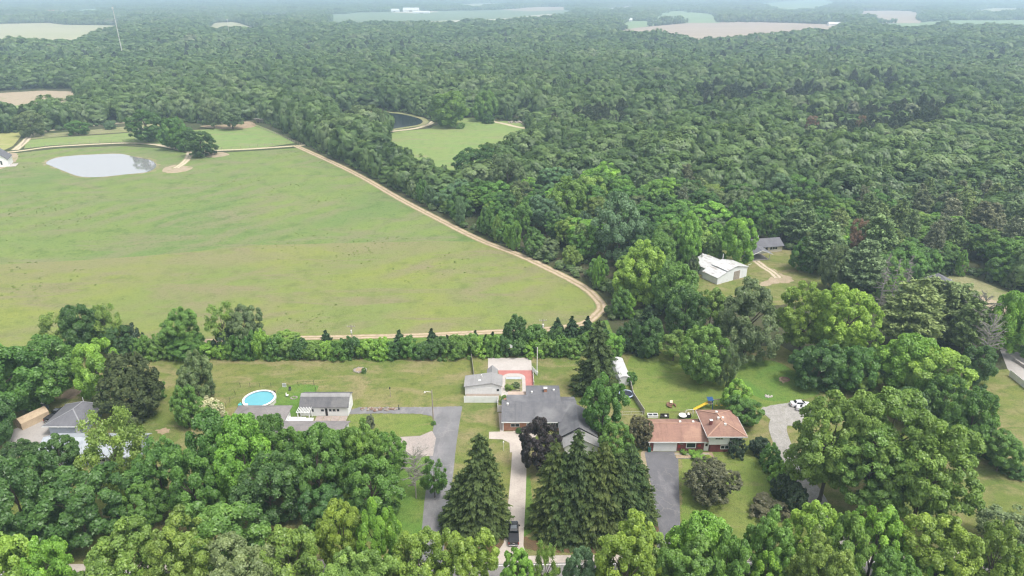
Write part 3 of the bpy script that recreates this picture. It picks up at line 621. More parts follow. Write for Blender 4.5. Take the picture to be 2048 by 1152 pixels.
# --- left neighbour: white barn-like annex, house behind the maples
A = thing('white_annex', 'white annex with dark barn-shaped roof and dark windows behind a cracked patio', 'outbuilding', (-49.6, 135.3, 0))
w = MB(); pr = [(0, 0), (0, 2.7), (1.5, 4.0), (2.6, 4.45), (5.0, 3.2), (5.0, 0)]
w.mesh([(0, a, b) for a, b in pr] + [(11.1, a, b) for a, b in pr], [tuple(range(5, -1, -1)), tuple(range(6, 12))] + [(k, (k+1) % 6, 6 + (k+1) % 6, 6 + k) for k in range(6)]); w.build('wall', B['white'], A)
r = MB(); e = (-.2, 11.4)
for (a, b) in (((-.4, 2.5), (1.5, 4.1)), ((1.505, 4.1), (2.6, 4.56)), ((2.605, 4.56), (5.3, 3.15))): r.slab([(e[0], a[0], a[1]), (e[1], a[0], a[1]), (e[1], b[0], b[1]), (e[0], b[0], b[1])], .13)
ro = r.build('roof', B['barn_shingle'], A); MB().slab([(-.22, 1.55, 4.28), (11.42, 1.55, 4.28), (11.42, 2.5, 4.68), (-.22, 2.5, 4.68)], .04).build('ridge_strip', B['light_shingle'], ro)
for x, wd, h in ((2.4, .75, .9), (4.7, .85, .75), (6.6, .75, .85), (7.45, .85, .85), (8.4, .75, .85)): window(A, x, 1.2 - (h > .87) * .1, wd, h, 0, 1)
d = MB().box(5.75, -.06, .1, 6.3, -.004, 2.1).build('door', B['dark'], A)
MB().box(11.102, 1.6, 0.1, 11.16, 2.9, 2.2).build('side_door', B['white_trim'], A)
nh = thing('hip_roofed_house', 'house with mauve-grey hip roof mostly hidden behind the maples beside the round pool', 'house', (-64.0, 126.0, 0))
MB().box(.6, .6, 0, 12.0, 9.0, 2.6).build('wall', B['white'], nh); MB().hip(0.6, .6, 12.0, 9.0, 2.6, 5.3, (4.6, 4.8), (8.0, 4.8), .6, .16).build('roof', B['pink_shingle'], nh)
MB().box(12.05, -5.2, 0, 27.0, 3.4, 2.35).build('wing_wall', B['white'], nh); MB().gable(12.05, -5.2, 27.0, 3.4, 2.4, 4.15, 'x', .5, .4, .16).build('wing_roof', B['pink_shingle'], nh)
pt = thing('patio', 'cracked brownish patio between the white annex and the mauve-grey roof', 'patio', (-45.9, 131.2, 0)); MB().box(0, 0, .0, 7.3, 3.9, .16).build('paving', B['patio'], pt)
for k in (1.7, 3.6, 5.5): MB().box(k, 0.02, .162, k + .07, 3.88, .175).build('joint', M['tall_grass'], pt)
wd = thing('white_deck', 'white-painted deck with a long bench beside the cracked patio', 'deck', (-53.2, 130.9, 0)); MB().box(0, 0, 0, 6.9, 3.0, .45).build('boards', B['white_trim'], wd)
b_ = MB(); b_.box(1.3, 2.2, .452, 5.3, 2.7, .9); b_.build('bench', B['white_trim'], wd)
pg = thing('pergola', 'white pergola at the left front corner of the white annex', 'pergola', (-49.6, 133.1, 0))
for x in (0, 2.6):
    for y in (0, 1.9): MB().box(x - .08, y - .08, 0, x + .08, y + .08, 2.4).build('post', B['white_trim'], pg)
for y in (-.1, 2.0): MB().box(-.3, y - .05, 2.4, 2.9, y + .05, 2.58).build('beam', B['white_trim'], pg)
s = MB()
for k in range(9): s.box(-.2 + k * .36, -.4, 2.585, -.12 + k * .36, 2.3, 2.72)
s.build('slats', B['white_trim'], pg)

# --- far left: blue-grey garage and white-roofed house
Ga = thing('garage', 'blue-grey garage with hip roof and white trim behind the dark maples at the left', 'garage', (-104.0, 127.8, 0))
MB().box(0, 0, 0, 7.4, 7.6, 2.55).build('wall', B['blue_siding'], Ga)
hr = MB().hip(-.3, 0, 7.4, 7.6, 2.55, 4.6, (4.1, 3.5), (4.5, 6.6), .65, .18).build('roof', B['slate_shingle'], Ga)
hip_caps(hr, -.3, 0, 7.4, 7.6, 2.55, 4.6, (4.1, 3.5), (4.5, 6.6), .65, .18, surf('grey_ridge_cap', (.27, .27, .285), (.23, .23, .245), 1))
fa = MB(); fa.box(-.96, -.69, 2.5, 8.1, -.652, 2.76); fa.box(8.052, -.65, 2.5, 8.09, 8.25, 2.76); fa.build('fascia', B['white_trim'], Ga)
MB().box(6.0, -.06, .05, 6.9, -.004, 2.1).build('door', B['white_trim'], Ga)
for x in (2.2, 4.4): MB().box(x - .1, -.2, 1.95, x + .1, -.004, 2.15).build('wall_lamp', B['vent'], Ga)
MB().cyl(4.3, 7.2, 3.9, 5.3, .08, 8).build('flue', B['vent'], hr)
wh = thing('pale_roofed_house', 'house with pale blue-white roof half hidden under the olive ash tree', 'house', (-100.0, 116.5, 0))
MB().walls(.5, .5, 20.2, 8.0, 2.55, 4.3, 'x').build('wall', B['blue_siding'], wh); MB().gable(.5, .5, 20.2, 8.0, 2.6, 4.4, 'x', .5, .5, .16).build('roof', B['pale_roof'], wh)
window(wh, 4, 1, 1.6, 1.1, .5, 2); window(wh, 13, 1, 1.6, 1.1, .5, 2)

# --- white metal barn and carport house in the clearing on the right
def frame2(px0, pxx):
    a, b = np.array(G(*px0)), np.array(G(*pxx)); return a, math.atan2(b[1] - a[1], b[0] - a[0])
a, rz = frame2((1441, 568), (1495, 553))
W = thing('metal_barn', 'white metal barn in two stepped sections with rust-streaked roof in the wood clearing', 'barn', (a[0] - 1.4, a[1] - .6, 0), rz)
MB().walls(0, 0, 14.2, 7.0, 2.5, 5.0, 'y', .62, 3.7).build('wall', B['white_metal'], W)
r = MB(); r.slab([(-.3, 7.1, 2.45), (-.3, -.3, 2.45), (4.2, -.3, 3.85), (4.2, 7.1, 3.85)], .12); r.slab([(4.0, 7.1, 4.15), (4.0, -.3, 4.15), (8.8, -.3, 5.1), (8.8, 7.1, 5.1)], .12); r.slab([(8.8, 7.1, 5.1), (8.8, -.3, 5.1), (14.6, -.3, 3.65), (14.6, 7.1, 3.65)], .12)
r.build('roof', B['white_roof'], W)
MB().box(2.0, 7.05, 0, 12.4, 15.0, 2.9).build('rear_wall', B['white_metal'], W)
MB().gable(2.0, 7.2, 12.4, 15.0, 2.95, 4.6, 'y', .35, .3, .12, 0, .6).build('rear_roof', B['white_roof'], W)
d = MB().box(7.7, -.08, .05, 10.6, -.004, 3.2).build('sliding_door', B['door_grey'], W)
MB().cyl(11.5, 9.0, 3.5, 6.0, .16, 8).build('flue', B['vent'], W); MB().box(6.2, 13.6, 3.9, 7.0, 14.4, 5.3).build('chimney', B['cap'], W)
lp = MB(); lp.tube([(14.25, .2, 2.9), (14.3, -.1, 4.4), (15.2, -.6, 4.8)], .07, 6); lp.build('lamp_arm', B['vent'], W)
a, rz = frame2((1504, 523), (1542, 521)); rz = math.atan2(1.7, 8.2)
Cp = thing('carport_house', 'low cream house with grey gabled carport in the wood clearing behind the white metal barn', 'house', (a[0] - .6, a[1] + .4, 0), rz)
MB().gable(-.2, -.4, 8.0, 10.5, 2.55, 4.1, 'y', .5, .5, .16).build('carport_roof', B['slate_shingle'], Cp)
g = MB(); g.poly([(.3, .1, 2.6), (7.5, .1, 2.6), (3.9, .1, 4.0)]); g.poly([(.3, .18, 2.6), (3.9, .18, 4.0), (7.5, .18, 2.6)]); g.build('gable', B['white_trim'], Cp)
f = MB()
for s_ in (-1, 1): f.bar((3.9, -.93, 4.15), (3.9 + s_*4.6, -.93, 2.36), .05, .24)
f.build('fascia', B['white_trim'], Cp)
for x, y in ((0, 0), (0, 4.5), (0, 9), (7.8, 0)): MB().box(x - .09, y - .09, 0, x + .09, y + .09, 2.5).build('post', B['white_trim'], Cp)
MB().box(0, 0, 0, 7.8, 9.5, .12).build('slab', M['pale_slab'], Cp)
MB().box(1.5, 7.9, .12, 7.6, 10, 2.5).build('rear_wall', B['dark'], Cp)
cream = siding('cream_siding', (.62, .58, .50))
MB().walls(7.0, 7.0, 17.2, 14.0, 2.5, 4.3, 'x').build('wall', cream, Cp); MB().gable(6.0, 7.0, 17.2, 14.0, 2.55, 4.4, 'x', .6, .5, .16).build('roof', B['slate_shingle'], Cp)
window(Cp, 12.0, .95, 3.2, 1.35, 7.0, 3); MB().box(10.2, 6.94, .1, 11.1, 6.996, 2.1).build('door', B['dark'], Cp); window(Cp, 8.2, 1.1, .8, .9, 7.0, 1)
MB().cyl(9, 11, 3.8, 5.6, .12, 8).build('flue', B['vent'], Cp)
# grey roof behind the white pines
p1, p2 = np.array(G(1878, 548, 4.7)), np.array(G(1940, 602, 4.7)); dr = (p2 - p1) / np.linalg.norm(p2 - p1); a = p1 - np.array((-dr[1], dr[0])) * 4.25
Gr = thing('grey_roofed_house', 'long house with grey roof behind the white pines at the right clearing', 'house', (a[0], a[1], 0), math.atan2(dr[1], dr[0]))
MB().walls(0, 0, 22, 8.5, 2.6, 4.6, 'x').build('wall', B['grey_wood'], Gr); MB().gable(0, 0, 22, 8.5, 2.65, 4.7, 'x', .5, .5, .16).build('roof', B['slate_shingle'], Gr)
MB().box(-.56, -.4, 2.5, -.505, 9, 2.8).build('fascia', B['white_trim'], Gr); window(Gr, 2.5, 1.0, 3.5, 1.0, 0, 1, 'left')
# white gabled house at the left edge
a = G(18, 334)
Lh = thing('gabled_house', 'white gabled house with two tall windows at the left edge beside the hayfield', 'house', (a[0] - 9.0, a[1] - 2.5, 0), radians(24))
MB().walls(0, 0, 9.0, 12.0, 4.2, 8.2, 'y').build('wall', B['white'], Lh); MB().gable(0, 0, 9.0, 12.0, 4.3, 8.4, 'y', .4, .4, .18).build('roof', B['slate_shingle'], Lh)
MB().box(9.05, -1.5, 0, 12.5, 6, .3).build('porch', M['pale_slab'], Lh)
window(Lh, 2.6, 1.2, 1.0, 2.4, 0, 1); window(Lh, 5.4, 1.2, 1.0, 2.4, 0, 1)
ps = thing('pasture_shed', 'open-fronted weathered shed at the corner of the bare pasture patch', 'shed', (*G(506, 246), 0), radians(-8))
MB().slab([(0, 0, 2.9), (8, 0, 2.9), (8, 4.5, 2.4), (0, 4.5, 2.4)], .15).build('roof', B['grey_wood'], ps); MB().box(.1, 4.2, 0, 7.9, 4.4, 2.4).build('back_wall', B['wood'], ps)
for x in (.1, 2.7, 5.3, 7.8): MB().box(x - .1, .1, 0, x + .1, .3, 2.85).build('post', B['wood'], ps)
# far farm buildings
far_w = siding('far_white_wall', (.8, .8, .78)); far_r = surf('far_pale_roof', (.62, .62, .62), (.55, .55, .55), .2)
far_red = surf('far_red_roof', (.5, .2, .16), None, .2); far_grey = surf('far_grey_roof', (.42, .42, .44), None, .2)
def farm(px, w_, d_, h_, label, roof, rz=0.0, name='farm_building'):
    x, y = G(*px); t = thing(name, label, 'farm building', (x, y, 0), rz)
    MB().walls(0, 0, w_, d_, h_, h_ + d_ * .28, 'x').build('wall', far_w, t); MB().gable(0, 0, w_, d_, h_ + .2, h_ + d_ * .28 + .3, 'x', .6, .6, .25).build('roof', roof, t)
    MB().box(w_ * .4, -.15, .1, w_ * .6, -.01, h_ * .75).build('door', B['door_grey'], t); return t
farm((1658, 52), 52, 16, 5, 'long low white barn at the edge of the far pinkish ploughed field', far_r); farm((1700, 52), 18, 16, 10, 'tall white barn at the right end of the long low one by the ploughed field', far_r, .2); farm((1713, 50), 8, 8, 4, 'little white shed right of the tall far barn', far_r)
farm((1656, 12), 60, 20, 7, 'far white farm shed in the pale green field near the top right', far_r); farm((1670, 9), 26, 18, 10, 'far barn with pinkish roof near the top right', far_red)
farm((780, 24), 40, 24, 6, 'small white farm building at the far orchard, left of the long ones', far_r); farm((806, 24), 70, 30, 9, 'wide white farm hall at the far orchard', far_r); farm((826, 27), 70, 20, 4, 'low white greenhouse at the right end of the far orchard buildings', far_r)
farm((620, 26), 30, 20, 6, 'far white house among trees left of the orchard', far_r); farm((641, 26), 60, 24, 7, 'far long white building left of the orchard', far_r)
farm((90, 28), 50, 24, 8, 'far building with reddish roof near the top left', far_red); farm((112, 28), 40, 18, 6, 'far pale building right of the reddish roof near the top left', far_r)
farm((185, 42), 24, 16, 5, 'far small white house above the pale left field', far_grey); farm((242, 38), 22, 16, 5, 'far small white house on the clearing above the tall mast', far_r); farm((325, 36), 34, 18, 5, 'far white house among trees right of the mast', far_r)
farm((1248, 43), 26, 16, 5, 'far white house at the left end of the pale green field', far_r); farm((1352, 43), 20, 14, 5, 'far small pale house amid trees above the ploughed field', far_grey)
# ------------------------------------------------------------------ vehicles
P_ = {}
def paint(name, c, rough=.25, metal=0.0): return N(name).out(c, rough, .5, metal, Coat_Weight=.4, Coat_Roughness=.08)
P_['black'] = paint('black_paint', (.012, .012, .014)); P_['silver'] = paint('silver_paint', (.62, .62, .64)); P_['navy'] = paint('dark_blue_paint', (.03, .035, .05)); P_['tonneau'] = surf('bed_cover', (.035, .036, .042), None, 3, .6, 8, .1)
P_['tyre'] = surf('tyre', (.02, .02, .02), None, 4, .8); P_['rim'] = N('rim_metal').out((.5, .5, .5), .3, .5, .9); P_['glass'] = N('car_glass').out((.015, .018, .02), .05, .7); P_['sunroof'] = N('roof_glass').out((.10, .11, .12), .08, .9)
P_['lamp'] = surf('lamp_glass', (.75, .75, .72), None, 3, .2); P_['tail'] = surf('tail_lamp', (.35, .02, .02), None, 3, .25); P_['chrome'] = N('bright_bumper').out((.6, .6, .62), .22, .5, .9)
def loft(mb, secs, m=0):
    """secs: list of (x, half width bottom, half width top, z bottom, z top); x runs along the car"""
    vs, fs = [], []
    for x, hb, ht, zb, zt in secs: vs += [(x, -hb, zb), (x, hb, zb), (x, ht, zt), (x, -ht, zt)]
    for i in range(len(secs) - 1):
        a = 4 * i; 
        for k in range(4): fs.append((a + k, a + (k+1) % 4, a + 4 + (k+1) % 4, a + 4 + k))
    fs.append((3, 2, 1, 0)); a = 4 * (len(secs) - 1); fs.append((a, a+1, a+2, a+3)); return mb.mesh(vs, fs, m)
def wheels(t, xs, hw, r=.36, w_=.24):
    for x in xs:
        for s in (-1, 1):
            mb = MB(); n = 18; y0, y1 = (hw - w_, hw) if s > 0 else (-hw, -hw + w_)
            vs = [(x + r*cos(2*pi*k/n), y, r + r*sin(2*pi*k/n)) for y in (y0, y1) for k in range(n)]
            mb.mesh(vs, [(k, (k+1) % n, n + (k+1) % n, n + k) for k in range(n)] + [tuple(range(n-1, -1, -1)), tuple(range(n, 2*n))]); o = mb.build('wheel', P_['tyre'], t)
            mb = MB(); y = y1 + .012 if s > 0 else y0 - .012; rr = r * .62
            mb.mesh([(x + rr*cos(2*pi*k/n), y, r + rr*sin(2*pi*k/n)) for k in range(n)], [tuple(range(n))]); mb.build('rim', P_['rim'], o)
def saloon(name, label, cat, loc, rz, pt, wagon=False):
    """front towards +x"""
    t = thing(name, label, cat, (*loc, 0), rz); b = MB()
    loft(b, [(-2.35, .70, .66, .42, .86), (-2.25, .84, .76, .26, .98), (-1.2, .90, .80, .2, 1.02), (1.0, .90, .80, .2, .96), (2.0, .86, .74, .22, .80), (2.3, .74, .62, .34, .64)]); b.build('body', pt, t, bevel=.06)
    c = MB(); back = -2.1 if wagon else -1.65
    loft(c, [(back, .74, .60, .97, 1.02), (back + (.35 if wagon else .75), .76, .56, .97, 1.44), (.15, .77, .58, .96, 1.47), (1.1, .76, .66, .90, .98)]); c.build('cabin', pt, t, bevel=.05)
    g = MB(); zb, zt, xa = 1.04, 1.38, back + (.32 if wagon else .62)
    g.mesh([(back + .16, -.60, 1.06), (back + .16, .60, 1.06), (xa - .02, .52, 1.40), (xa - .02, -.52, 1.40)], [(0, 3, 2, 1)]); g.build('rear_window', P_['glass'], t).location = (-.045, 0, .03)
    g = MB(); g.mesh([(.98, -.66, 1.02), (.98, .66, 1.02), (.25, .54, 1.42), (.25, -.54, 1.42)], [(0, 1, 2, 3)]); g.build('windscreen', P_['glass'], t).location = (.04, 0, .035)
    for s in (-1, 1):
        g = MB(); P = [(back + .42, .775, zb), (.72, .785, zb - .02), (.12, .62, zt + .02), (xa + .05, .60, zt)]; g.poly([(x, s * (y + .02), z) for x, y, z in (P if s < 0 else P[::-1])]); g.build('side_window', P_['glass'], t)
        MB().box(2.02, s*.62 - .16, .60, 2.27, s*.62 + .16, .74).build('headlight', P_['lamp'], t); MB().box(-2.37, s*.60 - .16, .70, -2.28, s*.60 + .16, .84).build('tail_light', P_['tail'], t)
        MB().box(.55, s*.98 - .09, .98, .72, s*.98 + .09, 1.1).build('mirror', pt, t)
    MB().box(-2.40, -.62, .34, -2.32, .62, .48).build('bumper', pt, t); wheels(t, (-1.4, 1.4), .91, .33); return t
def pickup(name, label, loc, rz, pt):
    """tail towards -x"""
    t = thing(name, label, 'pickup truck', (*loc, 0), rz); b = MB()
    loft(b, [(-2.85, .92, .90, .50, 1.12), (-2.75, .96, .93, .42, 1.16), (-.75, .98, .94, .38, 1.18), (.9, .98, .92, .38, 1.18), (2.1, .95, .86, .38, 1.10), (2.75, .86, .74, .45, .95)]); b.build('body', pt, t, bevel=.05)
    MB().box(-2.72, -.82, 1.165, -.72, .82, 1.21).build('bed_cover', P_['tonneau'], t, bevel=.015)
    c = MB(); loft(c, [(-.70, .88, .72, 1.17, 1.72), (-.45, .89, .72, 1.17, 1.85), (.75, .89, .72, 1.17, 1.86), (1.55, .86, .74, 1.12, 1.24)]); c.build('cabin', pt, t, bevel=.05)
    MB().box(-.30, -.55, 1.862, .65, .55, 1.885).build('roof_panel', P_['sunroof'], t)
    g = MB(); g.mesh([(-.745, -.66, 1.28), (-.745, .66, 1.28), (-.725, .60, 1.70), (-.725, -.60, 1.70)], [(3, 2, 1, 0)]); g.build('rear_window', P_['glass'], t)
    g = MB(); g.mesh([(1.47, -.70, 1.30), (1.47, .70, 1.30), (.86, .62, 1.83), (.86, -.62, 1.83)], [(0, 1, 2, 3)]); g.build('windscreen', P_['glass'], t).location = (.03, 0, .035)
    for s in (-1, 1):
        g = MB(); P = [(-.55, .885, 1.24), (1.25, .88, 1.24), (.75, .76, 1.78), (-.5, .755, 1.76)]; g.poly([(x, s*(y + .02), z) for x, y, z in (P if s < 0 else P[::-1])]); g.build('side_window', P_['glass'], t)
        MB().box(-2.88, s*.84 - .09, .62, -2.80, s*.84 + .09, 1.05).build('tail_light', P_['tail'], t); MB().box(2.55, s*.66 - .16, .74, 2.76, s*.66 + .16, .92).build('headlight', P_['lamp'], t)
        MB().box(1.0, s*1.08 - .12, 1.25, 1.18, s*1.08 + .12, 1.45).build('mirror', pt, t)
        MB().bar((-2.7, s*.9, 1.2), (-.75, s*.9, 1.2), .06, .05).build('bed_rail', pt, t)
    bm = MB(); bm.box(-3.06, -.92, .42, -2.88, .92, .60); o = bm.build('bumper', P_['chrome'], t, bevel=.03); MB().box(-3.08, -.17, .44, -3.062, .17, .58).build('plate', P_['lamp'], o)
    tg = MB(); tg.box(-2.90, -.74, .62, -2.852, .74, 1.10); o = tg.build('tailgate', pt, t); MB().box(-2.925, -.2, .82, -2.902, .2, .94).build('badge', P_['chrome'], o)
    wheels(t, (-1.75, 1.8), .98, .40, .27); return t
pickup('pickup_truck', 'black pickup with covered bed parked on the concrete driveway between the spruces', (.30, 96.9), radians(90), P_['black'])
pickup('pickup_truck', 'black pickup parked between the tan tent and the blue-grey garage', (-106.9, 135.0), radians(78), P_['black'])
saloon('parked_car', 'white car with dark rear window parked on the gravel beside the great oak', 'car', G(1600, 812), radians(-2), P_['silver'])
saloon('parked_car', 'silver car in front of the white one, half hidden by the great oak', 'car', (G(1612, 822)[0], G(1612, 822)[1] - .2), radians(-25), P_['silver'])
saloon('parked_car', 'dark blue-grey car half hidden under the maple beside the oval lawn', 'car', G(744, 880), radians(-20), P_['navy'], True)
saloon('parked_car', 'white car behind the leafless tree at the right clearing', 'car', G(1948, 642), radians(15), P_['silver'], True)

# ------------------------------------------------------------------ poles, lamps, fences
def utility_pole(label, base, top_y, arms=1, can=True, lamp=False):
    X, Y = G(*base); v = (top_y - 576) / FPX; h = Y * (v*cos(PITCH) + sin(PITCH)) / (cos(PITCH) - v*sin(PITCH)); Hh = CAM_H - h
    t = thing('utility_pole', label, 'utility pole', (X, Y, 0)); mb = MB().tube([(0, 0, -.1), (0, 0, Hh)], [.16, .11], 8); mb.build('pole', GREYWOOD, t)
    for k in range(arms):
        MB().box(-1.1, -.16, Hh - .5 - k*.9, 1.1, -.06, Hh - .38 - k*.9).build('crossarm', GREYWOOD, t)
        for x in (-1, -.45, .45, 1): MB().cyl(x, -.11, Hh - .38 - k*.9, Hh - .18 - k*.9, .05, 6).build('insulator', B['vent'], t)
    if can: MB().cyl(.02, -.42, Hh - 2.3, Hh - 1.4, .24, 10).build('transformer', B['cap'], t)
    if lamp: MB().tube([(0, 0, Hh - .6), (-.9, -.1, Hh - .35), (-1.5, -.1, Hh - .4)], .04, 6).build('lamp_arm', B['vent'], t); MB().cyl(-1.6, -.1, Hh - .62, Hh - .38, .2, 8, 0, .1).build('lamp_head', B['vent'], t)
    return t
GREYWOOD = surf('pole_wood', (.36, .31, .26), (.28, .24, .2), 2, .9, 6, .2)
utility_pole('grey utility pole with transformer in the hedge behind the pale court', (1085, 695), 638)
utility_pole('utility pole with transformer in the hedge, at the middle of the field track', (706, 690), 650)
utility_pole('tall grey pole with yard lamp beside the asphalt drive', (867, 846), 780, 0, False, True)
utility_pole('dark pole with a small crossarm beside the carport house', (1563, 478), 430, 1, False)
utility_pole('grey leaning pole behind the left end of the oval front lawn', (345, 1062), 1038, 0, False)
t = thing('white_post', 'tall white post at the right side of the pale court', 'post', (*G(1074, 746), 0)); MB().tube([(0, 0, 0), (0, 0, 7.6)], [.13, .12], 8).build('shaft', B['vent'], t); MB().cyl(0, 0, 0, .4, .3, 8).build('foot', B['cap'], t)
t = thing('radio_mast', 'tall thin lattice mast rising from the far wood', 'mast', (*G(249, 126), 0)); MB().tube([(0, 0, 0), (0, 0, 70)], [.55, .4], 4).build('mast', B['cap'], t); MB().box(-.9, -.5, 69, .9, .5, 71).build('antenna', B['vent'], t)
t = thing('radio_mast', 'short pale mast in the far wood right of the tall one', 'mast', (*G(461, 84), 0)); MB().tube([(0, 0, 0), (0, 0, 40)], [.45, .3], 4).build('mast', B['cap'], t); MB().box(-1, -.4, 39, 1, .4, 41).build('antenna', B['vent'], t)
def basket(loc):
    t = thing('basketball_hoop', 'basketball hoop with white fan-shaped backboard behind the pale court', 'basketball hoop', (*loc, 0))
    MB().tube([(0, 0, 0), (0, 0, 3.0), (0, -.5, 3.3)], .07, 6).build('post', B['black_trim'], t)
    P = [(-.7, 2.95), (.7, 2.95), (.85, 3.5), (.45, 3.95), (-.45, 3.95), (-.85, 3.5)]; mb = MB(); mb.mesh([(x, y, z) for y in (-.58, -.52) for x, z in P], [tuple(range(6)), tuple(range(11, 5, -1))] + [(k, (k+1) % 6, 6 + (k+1) % 6, 6 + k) for k in range(6)]); mb.build('backboard', B['white_trim'], t)
    MB().tube([(.22*cos(a), -.82 + .22*sin(a), 3.05) for a in np.linspace(0, 2*pi, 13)], .02, 5).build('rim', surf('hoop_orange', (.6, .18, .04), None, 2), t)
basket(G(1019, 713))
t = thing('lamp_post', 'small white globe lamp post beside the concrete driveway', 'lamp post', (*G(1007, 901), 0)); MB().tube([(0, 0, 0), (0, 0, 2.1)], .05, 6).build('post', B['vent'], t); MB().cyl(0, 0, 2.1, 2.45, .16, 10, 0, .12).build('lamp_shade', B['vent'], t)
t = thing('yard_post', 'thin dark post standing alone on the dry back lawn', 'post', (*G(781, 794), 0)); MB().tube([(0, 0, 0), (0, 0, 2.3)], .07, 6).build('shaft', GREYWOOD, t); MB().box(-.12, -.12, 2.3, .12, .12, 2.8).build('top', B['dark'], t)
t = thing('yard_post', 'short dark post at the log rubble beside the asphalt drive', 'post', (*G(798, 819), 0)); MB().tube([(0, 0, 0), (0, 0, 1.3)], .09, 6).build('shaft', B['dark'], t); MB().box(-.15, -.15, 0, .15, .15, .25).build('foot', B['dark'], t)
def wire_fence(label, px, step, h=1.25, mat=None, name='wire_fence', rails=3, rw=.03, pr=.07):
    P = [G(*p) for p in px]; x0, y0 = P[0]; t = thing(name, label, 'fence', (x0, y0, 0)); mat = mat or GREYWOOD; wr = MB()
    pts = []
    for a, b in zip(P, P[1:]):
        l = math.hypot(b[0]-a[0], b[1]-a[1]); k = max(1, round(l / step)); pts += [(a[0] + (b[0]-a[0])*i/k - x0, a[1] + (b[1]-a[1])*i/k - y0) for i in range(k)]
    pts.append((P[-1][0] - x0, P[-1][1] - y0))
    proto = None
    for i, (x, y) in enumerate(pts[:95]):
        if proto is None: o = proto = MB().tube([(0, 0, 0), (0, 0, h)], pr, 5).build('post', mat, t)
        else: o = proto.copy(); COL.objects.link(o)
        o.location = (x, y, 0); o.scale = (1, 1, trnd0.uniform(.9, 1.15))
    for a, b in zip(pts, pts[1:]):
        for k in range(rails): z = h * (.3 + .62 * k / max(1, rails - 1)); wr.bar((*a, z), (*b, z), rw)
    wr.build('wires', mat, t); return t
trnd0 = random.Random(9)
wire_fence('post and wire fence between the lane and the pasture, left of the oaks', [(62, 297), (120, 291), (200, 286), (270, 282), (330, 284)], 6.5, 1.5, pr=.11)
wire_fence('post and wire fence along the lane below the pasture, right of the lane fork', [(425, 300), (500, 295), (560, 289), (588, 286)], 5, 1.5, pr=.11)
wire_fence('post and wire fence along the back of the pasture', [(60, 277), (110, 272), (160, 267), (220, 264), (276, 260)], 7, 1.4, pr=.1)
wire_fence('slanting board fence on the right side of the pasture, along the wood', [(504, 250), (530, 260), (560, 272), (590, 286), (604, 291)], 4, 1.5, rails=3, rw=.08, pr=.12)
wire_fence('short fence at the lane corner between hayfield and pasture', [(44, 293), (52, 282), (58, 274)], 4, 1.4, pr=.12)
wire_fence('thin wire fence around the round-pool yard', [(452, 815), (460, 805), (481, 775), (520, 775), (565, 774), (628, 770), (632, 783)], 3.2, 1.3, B['dark'], rails=2, rw=.015, pr=.04)
wire_fence('thin pale fence behind the red-roofed house', [(1244, 832), (1262, 831), (1285, 831)], 2.5, 1.2, B['cap'], rails=2, rw=.03, pr=.04)
wire_fence('pale wire fence left of the white garage door', [(1256, 895), (1275, 894), (1296, 893)], 2.5, 1.2, B['cap'], rails=3, rw=.02, pr=.04)
wire_fence('thin wire fence at the far end of the back lawn', [(1478, 728), (1510, 724), (1545, 722)], 3, 1.4, GREYWOOD, rails=2, rw=.02, pr=.05)
wire_fence('rail fence between the hedge and the pale court yard', [(1070, 708), (1110, 706), (1150, 705)], 3, 1.3, GREYWOOD, rails=2, rw=.05, pr=.06)
board_fence('board_fence', 'long white board fence around the grey pavement at the right edge', [G(2018, 752), G(2060, 786), G(2100, 815)], 1.7, B['white_trim'], 2.4, .06)
board_fence('low_wall', 'low pale wall across the grey pavement at the right edge', [G(2028, 722), G(2052, 738), G(2090, 770)], .8, M['pale_slab'], 30, .5, cat='wall')

# ------------------------------------------------------------------ round pool, trampoline, tent, shed
t = thing('round_pool', 'round above-ground pool with turquoise water and white rim', 'pool', (*G(520, 806), 0)); r0 = 3.75; nn = 40
mb = MB(); mb.mesh([(r0*cos(2*pi*k/nn), r0*sin(2*pi*k/nn), z) for z in (0, 1.25) for k in range(nn)], [(k, (k+1) % nn, nn + (k+1) % nn, nn + k) for k in range(nn)]); mb.build('wall', surf('pool_wall', (.62, .60, .56), (.5, .48, .45), 1.5, .6, 6, .1), t)
mb = MB(); rr = [(3.42, 1.24), (3.42, 1.32), (3.92, 1.32), (3.92, 1.24)]; vs = [(a*cos(2*pi*k/nn), a*sin(2*pi*k/nn), z) for k in range(nn) for a, z in rr]
mb.mesh(vs, [(4*k + j, 4*k + (j+1) % 4, 4*((k+1) % nn) + (j+1) % 4, 4*((k+1) % nn) + j) for k in range(nn) for j in range(4)]); mb.build('rim', B['white_trim'], t)
mb = MB(); mb.mesh([(3.45*cos(2*pi*k/nn), 3.45*sin(2*pi*k/nn), z) for z in (.9, 1.25) for k in range(nn)], [(nn + k, nn + (k+1) % nn, (k+1) % nn, k) for k in range(nn)]); mb.build('liner', surf('pool_liner', (.30, .42, .48), None, 2), t)
nw = N('pool_water'); mb = MB(); mb.mesh([(3.5*cos(2*pi*k/nn), 3.5*sin(2*pi*k/nn), 1.02) for k in range(nn)], [tuple(range(nn))]); mb.build('water', nw.out(nw.mix(nw.noise(nw.obj(), .5), (.10, .34, .40), (.13, .38, .43)), .06, .5), t)
for k in range(12): a = 2*pi*k/12; o = MB().box(-.06, -.08, 0, .06, .08, 1.24).build('upright', B['vent'], t); o.location = (3.82*cos(a), 3.82*sin(a), 0); o.rotation_euler = (0, 0, a)
ld = MB(); ld.bar((2.3, 2.2, .9), (2.5, 2.4, 2.0), .06); ld.bar((2.7, 1.8, .9), (2.9, 2.0, 2.0), .06); ld.bar((2.9, 2.0, 2.0), (3.3, 2.4, 0), .06); ld.bar((2.5, 2.4, 2.0), (2.9, 2.8, 0), .06)
for z in (1.1, 1.4, 1.7): ld.bar((2.4, 2.3, z), (2.8, 1.9, z), .05)
